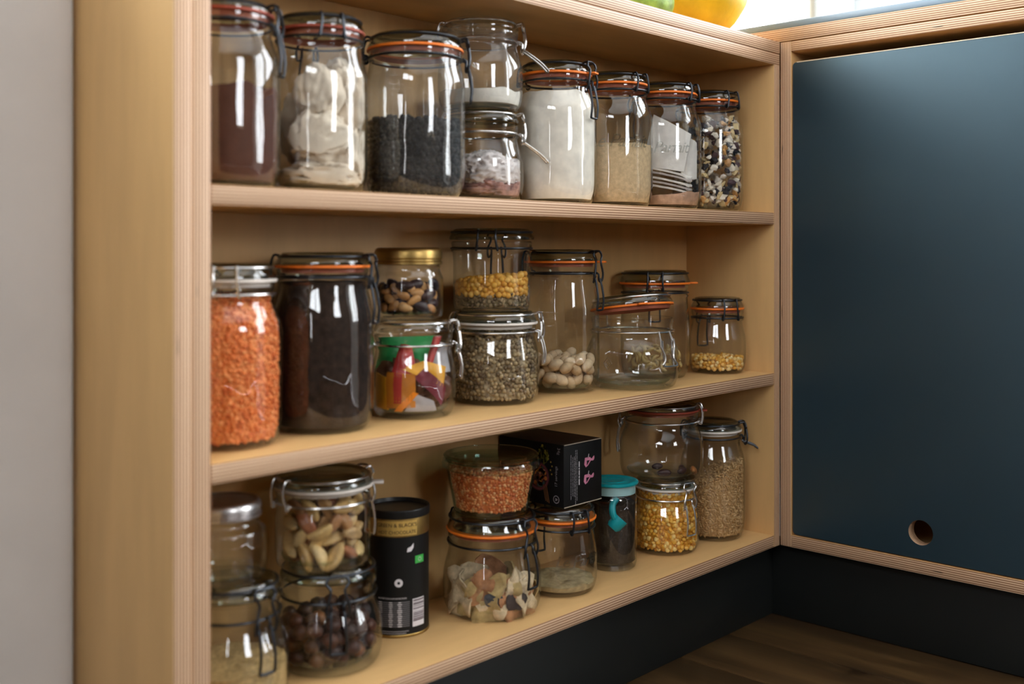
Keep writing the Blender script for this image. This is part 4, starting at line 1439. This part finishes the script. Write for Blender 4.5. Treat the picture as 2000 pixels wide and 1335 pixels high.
def on_tin(name, VF, mat, az, z, off=.0003):
    V, F = VF
    out = []
    for v in V:
        a = TA + math.radians(az) + v.x / .0356
        r = .0356 + off
        out.append((r * math.cos(a), r * math.sin(a), z + v.y))
    return obj(name, out, F, mat, band if z > .11 else wrap, False)
def rect(w, h, n=8):
    V = [(w * (i / n - .5), (h * (j - .5)), 0) for j in range(2) for i in range(n + 1)]
    F = [(i, i + 1, n + 2 + i, n + 1 + i) for i in range(n)]
    return [Vector(v) for v in V], F
def disc(r0, r1, n=20):
    V, F = [], []
    for k in range(n):
        a = 2 * PI * k / n
        V += [Vector((r0 * math.cos(a), r0 * math.sin(a), 0)), Vector((r1 * math.cos(a), r1 * math.sin(a), 0))]
    for k in range(n):
        k2 = (k + 1) % n
        F.append((2 * k, 2 * k + 1, 2 * k2 + 1, 2 * k2))
    return V, F
ink = plain('dark_ink', lin(70, 46, 22), .6)
wht = plain('white_print', lin(214, 208, 210), .6)
gry = plain('grey_print', lin(140, 136, 140), .6)
grn = plain('green_print', lin(60, 172, 72), .5)
pgold = plain('pale_gold_print', lin(214, 176, 96), .45, .5, .6)
on_tin('gold_panel', rect(.047, .0165), pgold, 0, .1212, .0002)
on_tin('brand_lettering', text_mesh("GREEN & BLACK'S", .0058, 0, 1.0), ink, 0, .1228, .0005)
on_tin('product_lettering', text_mesh('HOT CHOCOLATE', .0052, 0, 1.0), ink, 0, .1152, .0005)
leaf = ([Vector(q) for q in ((-.004, -.004, 0), (.001, -.0035, 0), (.004, .0005, 0), (.0042, .0055, 0), (.001, .002, 0), (-.003, .0005, 0))], [(0, 1, 2, 3, 4, 5)])
on_tin('leaf_mark', leaf, wht, 24, .0985)
on_tin('organic_panel', rect(.0125, .0085), grn, 44, .0850)
on_tin('organic_star', disc(.0018, .0023, 12), wht, 44, .0850, .0005)
on_tin('round_mark', disc(.0016, .0046), wht, 3, .0610)
on_tin('nutrition_heading', text_mesh('NUTRITION INFORMATION', .0026, 0, 1.0), wht, -9, .0430)
mb = MB()
rng = random.Random(5)
for r in range(13):
    zz = .0395 - r * .0022
    V, F = rect(.0385, .0013)
    mb.add([v + Vector((.0, zz, 0)) for v in V], F)
on_tin('nutrition_table', (
    [Vector(v) for v in mb.V], mb.F), plain('table_print', lin(92, 90, 92), .6), -8, 0)
for wl_, xs in ((.0035, -.014), (.004, -.002), (.004, .008)):
    mb = MB()
    for r in range(13):
        zz = .0395 - r * .0022
        V, F = rect(wl_ * rng.uniform(.7, 1.3), .0009, 2)
        mb.add([v + Vector((xs, zz, 0)) for v in V], F)
    on_tin('table_figures', ([Vector(v) for v in mb.V], mb.F), wht, -8, 0, .0005)
on_tin('barcode_panel', rect(.0165, .0310), wht, 42, .0265)
mb = MB()
zz = .0400
while zz > .0170:
    h_ = rng.choice([.0005, .0008, .0013, .0017])
    V, F = rect(.0150, h_)
    mb.add([v + Vector((0, zz, 0)) for v in V], F)
    zz -= h_ + rng.choice([.0006, .0009, .0014])
on_tin('barcode_bars', ([Vector(v) for v in mb.V], mb.F), plain('barcode_ink', lin(92, 78, 84), .6), 42, 0, .0006)
for k in range(2):
    on_tin('small_print', rect(.034 - .006 * k, .0009), gry, -6, .0075 - .0022 * k)

# ------------------------------------------------------------------ black tea box
BX0, BX1, BY0, BY1, BZ0, BH = -.4560, -.3805, .0433, .1540, ZC_ + .1090, .0780
tb = empty('tea_box', ((BX0 + BX1) / 2, (BY0 + BY1) / 2, BZ0), 'black printed tea box with pink hands, lying on the embossed jar', 'box')
bw, bd = BX1 - BX0, BY1 - BY0
card = plain('black_card', lin(15, 14, 14), .55, .2, var=.06, scale=30)
V, F = box_vf(-bw / 2, bw / 2, -bd / 2, bd / 2, 0, BH, .0008)
carton = obj('carton', V, F, card, tb)
top = plain('brown_black_card', lin(48, 36, 28), .45, .4, var=.15, scale=30)
V, F = box_vf(-bw / 2 + .0012, bw / 2 - .0008, -bd / 2 + .0012, bd / 2 - .001, BH - .0003, BH + .0005, .0002)
obj('top_flap', V, F, top, carton)
edgem = plain('worn_card_edge', lin(176, 160, 142), .8)
mb = MB()
for zz in (.0004, BH):
    mb.add(*tube([(-bw / 2 + .001, -bd / 2, zz), (bw / 2 - .001, -bd / 2, zz)], .00055, 6))
mb.build('worn_edge', edgem, carton)
def on_front(name, VF, mat, px, pz, rot=0, off=.0004):
    """front face of the box; px from its left edge, pz from the base"""
    V, F = VF
    out = []
    for v in V:
        c, s = math.cos(rot), math.sin(rot)
        out.append((-bw / 2 + px + v.x * c - v.y * s, -bd / 2 - off, pz + v.x * s + v.y * c))
    return obj(name, out, F, mat, carton, False)
def on_left(name, VF, mat, py, pz, rot=0, off=.0004):
    """left face; py measured from the near edge into the shelf"""
    V, F = VF
    out = []
    for v in V:
        c, s = math.cos(rot), math.sin(rot)
        out.append((-bw / 2 - off, -bd / 2 + py - (v.x * c - v.y * s), pz + v.x * s + v.y * c))
    return obj(name, out, F, mat, carton, False)
pink = plain('pink_print', lin(198, 122, 148), .6)
for lx, ln, zc_ in ((.0135, .055, .037), (.0170, .047, .038), (.0200, .050, .037), (.0225, .067, .036), (.0252, .063, .038)):
    mb = MB()
    zz = zc_ + ln / 2
    while zz > zc_ - ln / 2:
        w_ = rng.uniform(.0018, .0052)
        V, F = rect(w_, .0009, 1)
        mb.add([Vector((v.y + lx, v.x + zz - w_ / 2, 0)) for v in V], F)
        zz -= w_ + .0007
    on_front('small_print', ([Vector(v) for v in mb.V], mb.F), gry, 0, 0)
mb = MB()
zz = .0545
for w_ in (.007, .0022, .006, .0028, .0075):
    V, F = rect(w_, .0016, 1)
    mb.add([Vector((v.y + .0295, v.x + zz - w_ / 2, 0)) for v in V], F)
    zz -= w_ + .0010
on_front('heading_print', ([Vector(v) for v in mb.V], mb.F), wht, 0, 0)
def hand_pic():
    """a hand holding a little stick: palm, fingers, cuff"""
    mb = MB()
    def poly(pts):
        mb.add([Vector((p[0], p[1], 0)) for p in pts], [tuple(range(len(pts)))])
    poly([(-.0100, -.0030), (-.0065, -.0070), (-.0048, -.0058), (-.0050, .0020), (-.0055, .0055), (-.0085, .0052)])
    poly([(-.0055, -.0060), (-.0030, -.0055), (.0030, .0002), (.0028, .0016), (.0016, .0014)])
    poly([(-.0052, .0015), (.0020, .0012), (.0040, .0030), (.0020, .0050), (-.0052, .0055)])
    poly([(.0030, .0005), (.0060, .0000), (.0090, .0002), (.0105, .0030), (.0100, .0060), (.0080, .0052), (.0055, .0032), (.0030, .0030)])
    return [Vector(v) for v in mb.V], mb.F
on_front('hand_print', hand_pic(), pink, .0495, .0520)
on_front('hand_print', hand_pic(), pink, .0485, .0305)
for zz in (.0520, .0305):
    on_front('stick_print', ([Vector(q) for q in ((-.0014, .0040, 0), (-.0002, .0040, 0), (.0012, .0095, 0), (.0004, .0095, 0))], [(0, 1, 2, 3)]), wht, .0480, zz)
on_left('weight_lettering', text_mesh('34g', .0062), gry, .0100, .0700, -PI / 2)
on_left('count_lettering', text_mesh('17 servings', .0058), gry, .0105, .0380, PI / 2)
on_left('round_seal', disc(.0040, .0050, 28), gry, .0120, .0095)
on_left('round_seal_mark', disc(.0006, .0024, 3), gry, .0120, .0095)
# painted still life: moss ball, bowl of fruit, sticks
ball = MB()
rng = random.Random(9)
for k in range(70):
    a, r = rng.uniform(0, 2 * PI), math.sqrt(rng.random())
    V, F = disc(.0002, .0017 * rng.uniform(.6, 1.2), 7)
    ball.add([v + Vector((r * .0085 * math.cos(a), r * .0115 * math.sin(a), rng.random() * .0002)) for v in V], F)
on_left('moss_ball_print', ([Vector(v) for v in ball.V], ball.F), island('moss_print', L((120, 118, 34), (146, 140, 46), (84, 84, 26), (160, 148, 60)), .6), .0340, .0625)
on_left('bowl_print', disc(.0005, .0185, 32), plain('bowl_print', lin(70, 34, 36), .6, var=.3, scale=120), .0420, .0350, 0, .0003)
on_left('bowl_rim_print', disc(.0150, .0172, 32), plain('rim_print', lin(120, 52, 66), .6), .0420, .0350, 0, .0004)
fr_ = MB()
for k in range(60):
    a, r = rng.uniform(0, 2 * PI), math.sqrt(rng.random())
    V, F = disc(.0002, .0026 * rng.uniform(.5, 1.2), 7)
    fr_.add([v + Vector((r * .0130 * math.cos(a), r * .0130 * math.sin(a), 0)) for v in V], F)
on_left('fruit_print', ([Vector(v) for v in fr_.V], fr_.F), island('fruit_print', L((200, 118, 52), (222, 160, 62), (170, 84, 64), (190, 140, 110), (70, 92, 90), (150, 60, 66), (92, 60, 40)), .6), .0420, .0360, 0, .0006)
for k in range(3):
    on_left('stick_print', rect(.0012, .022, 1), plain('cinnamon_print', lin(132, 86, 46), .6), .0260 + .0028 * k, .0140 + .001 * k, .22)
for py, pz in ((.0210, .055), (.0190, .050), (.0215, .045), (.0195, .040)):
    on_left('seed_print', disc(.0001, .0012, 7), plain('seed_print', lin(150, 122, 50), .6), py, pz)

# ------------------------------------------------------------------ fruit on the worktop
ml = empty('melon', (-.105, .085, ZW), 'large ripe yellow melon on the plywood worktop', 'melon')
v, f = ico(5)
Rm = .078
out = []
for p in v:
    a = math.atan2(p[1], p[2])
    k = 1 + .006 * math.cos(10 * a) + .012 * noise.noise(Vector(p) * 2.5)
    out.append((p[0] * Rm * 1.12 * k, p[1] * Rm * k, p[2] * Rm * k + Rm * .975))
mm = plain('melon_rind', lin(216, 172, 30), .45, .4, var=.10, scale=18, bump=.3, bscale=120)
obj('rind', out, f, mm, ml, True, 80)
V, F = tube(smooth_path([(.084, 0, Rm), (.093, .002, Rm + .003), (.100, .004, Rm + .008)], 3), .004, 8)
obj('stem', V, F, plain('melon_stem', lin(120, 110, 60), .7), ml)
lm = empty('avocado', (-.240, .075, ZW), 'green avocado beside the yellow melon', 'fruit')
out = []
for p in v:
    k = 1 + .01 * noise.noise(Vector(p) * 6)
    sx = .048 if p[0] > 0 else .058
    tp = 1 - .28 * max(0, -p[0]) ** 1.3
    out.append((p[0] * sx * k, p[1] * .034 * k * tp, p[2] * .034 * k * tp + .0335))
obj('skin', out, f, plain('avocado_skin', lin(112, 140, 62), .45, .4, var=.25, scale=60, bump=.5, bscale=160), lm, True, 80)
V, F = tube([(-.056, 0, .0335), (-.062, 0, .035)], .003, 8)
obj('stem', V, F, plain('avocado_stem', lin(90, 70, 40), .7), lm)
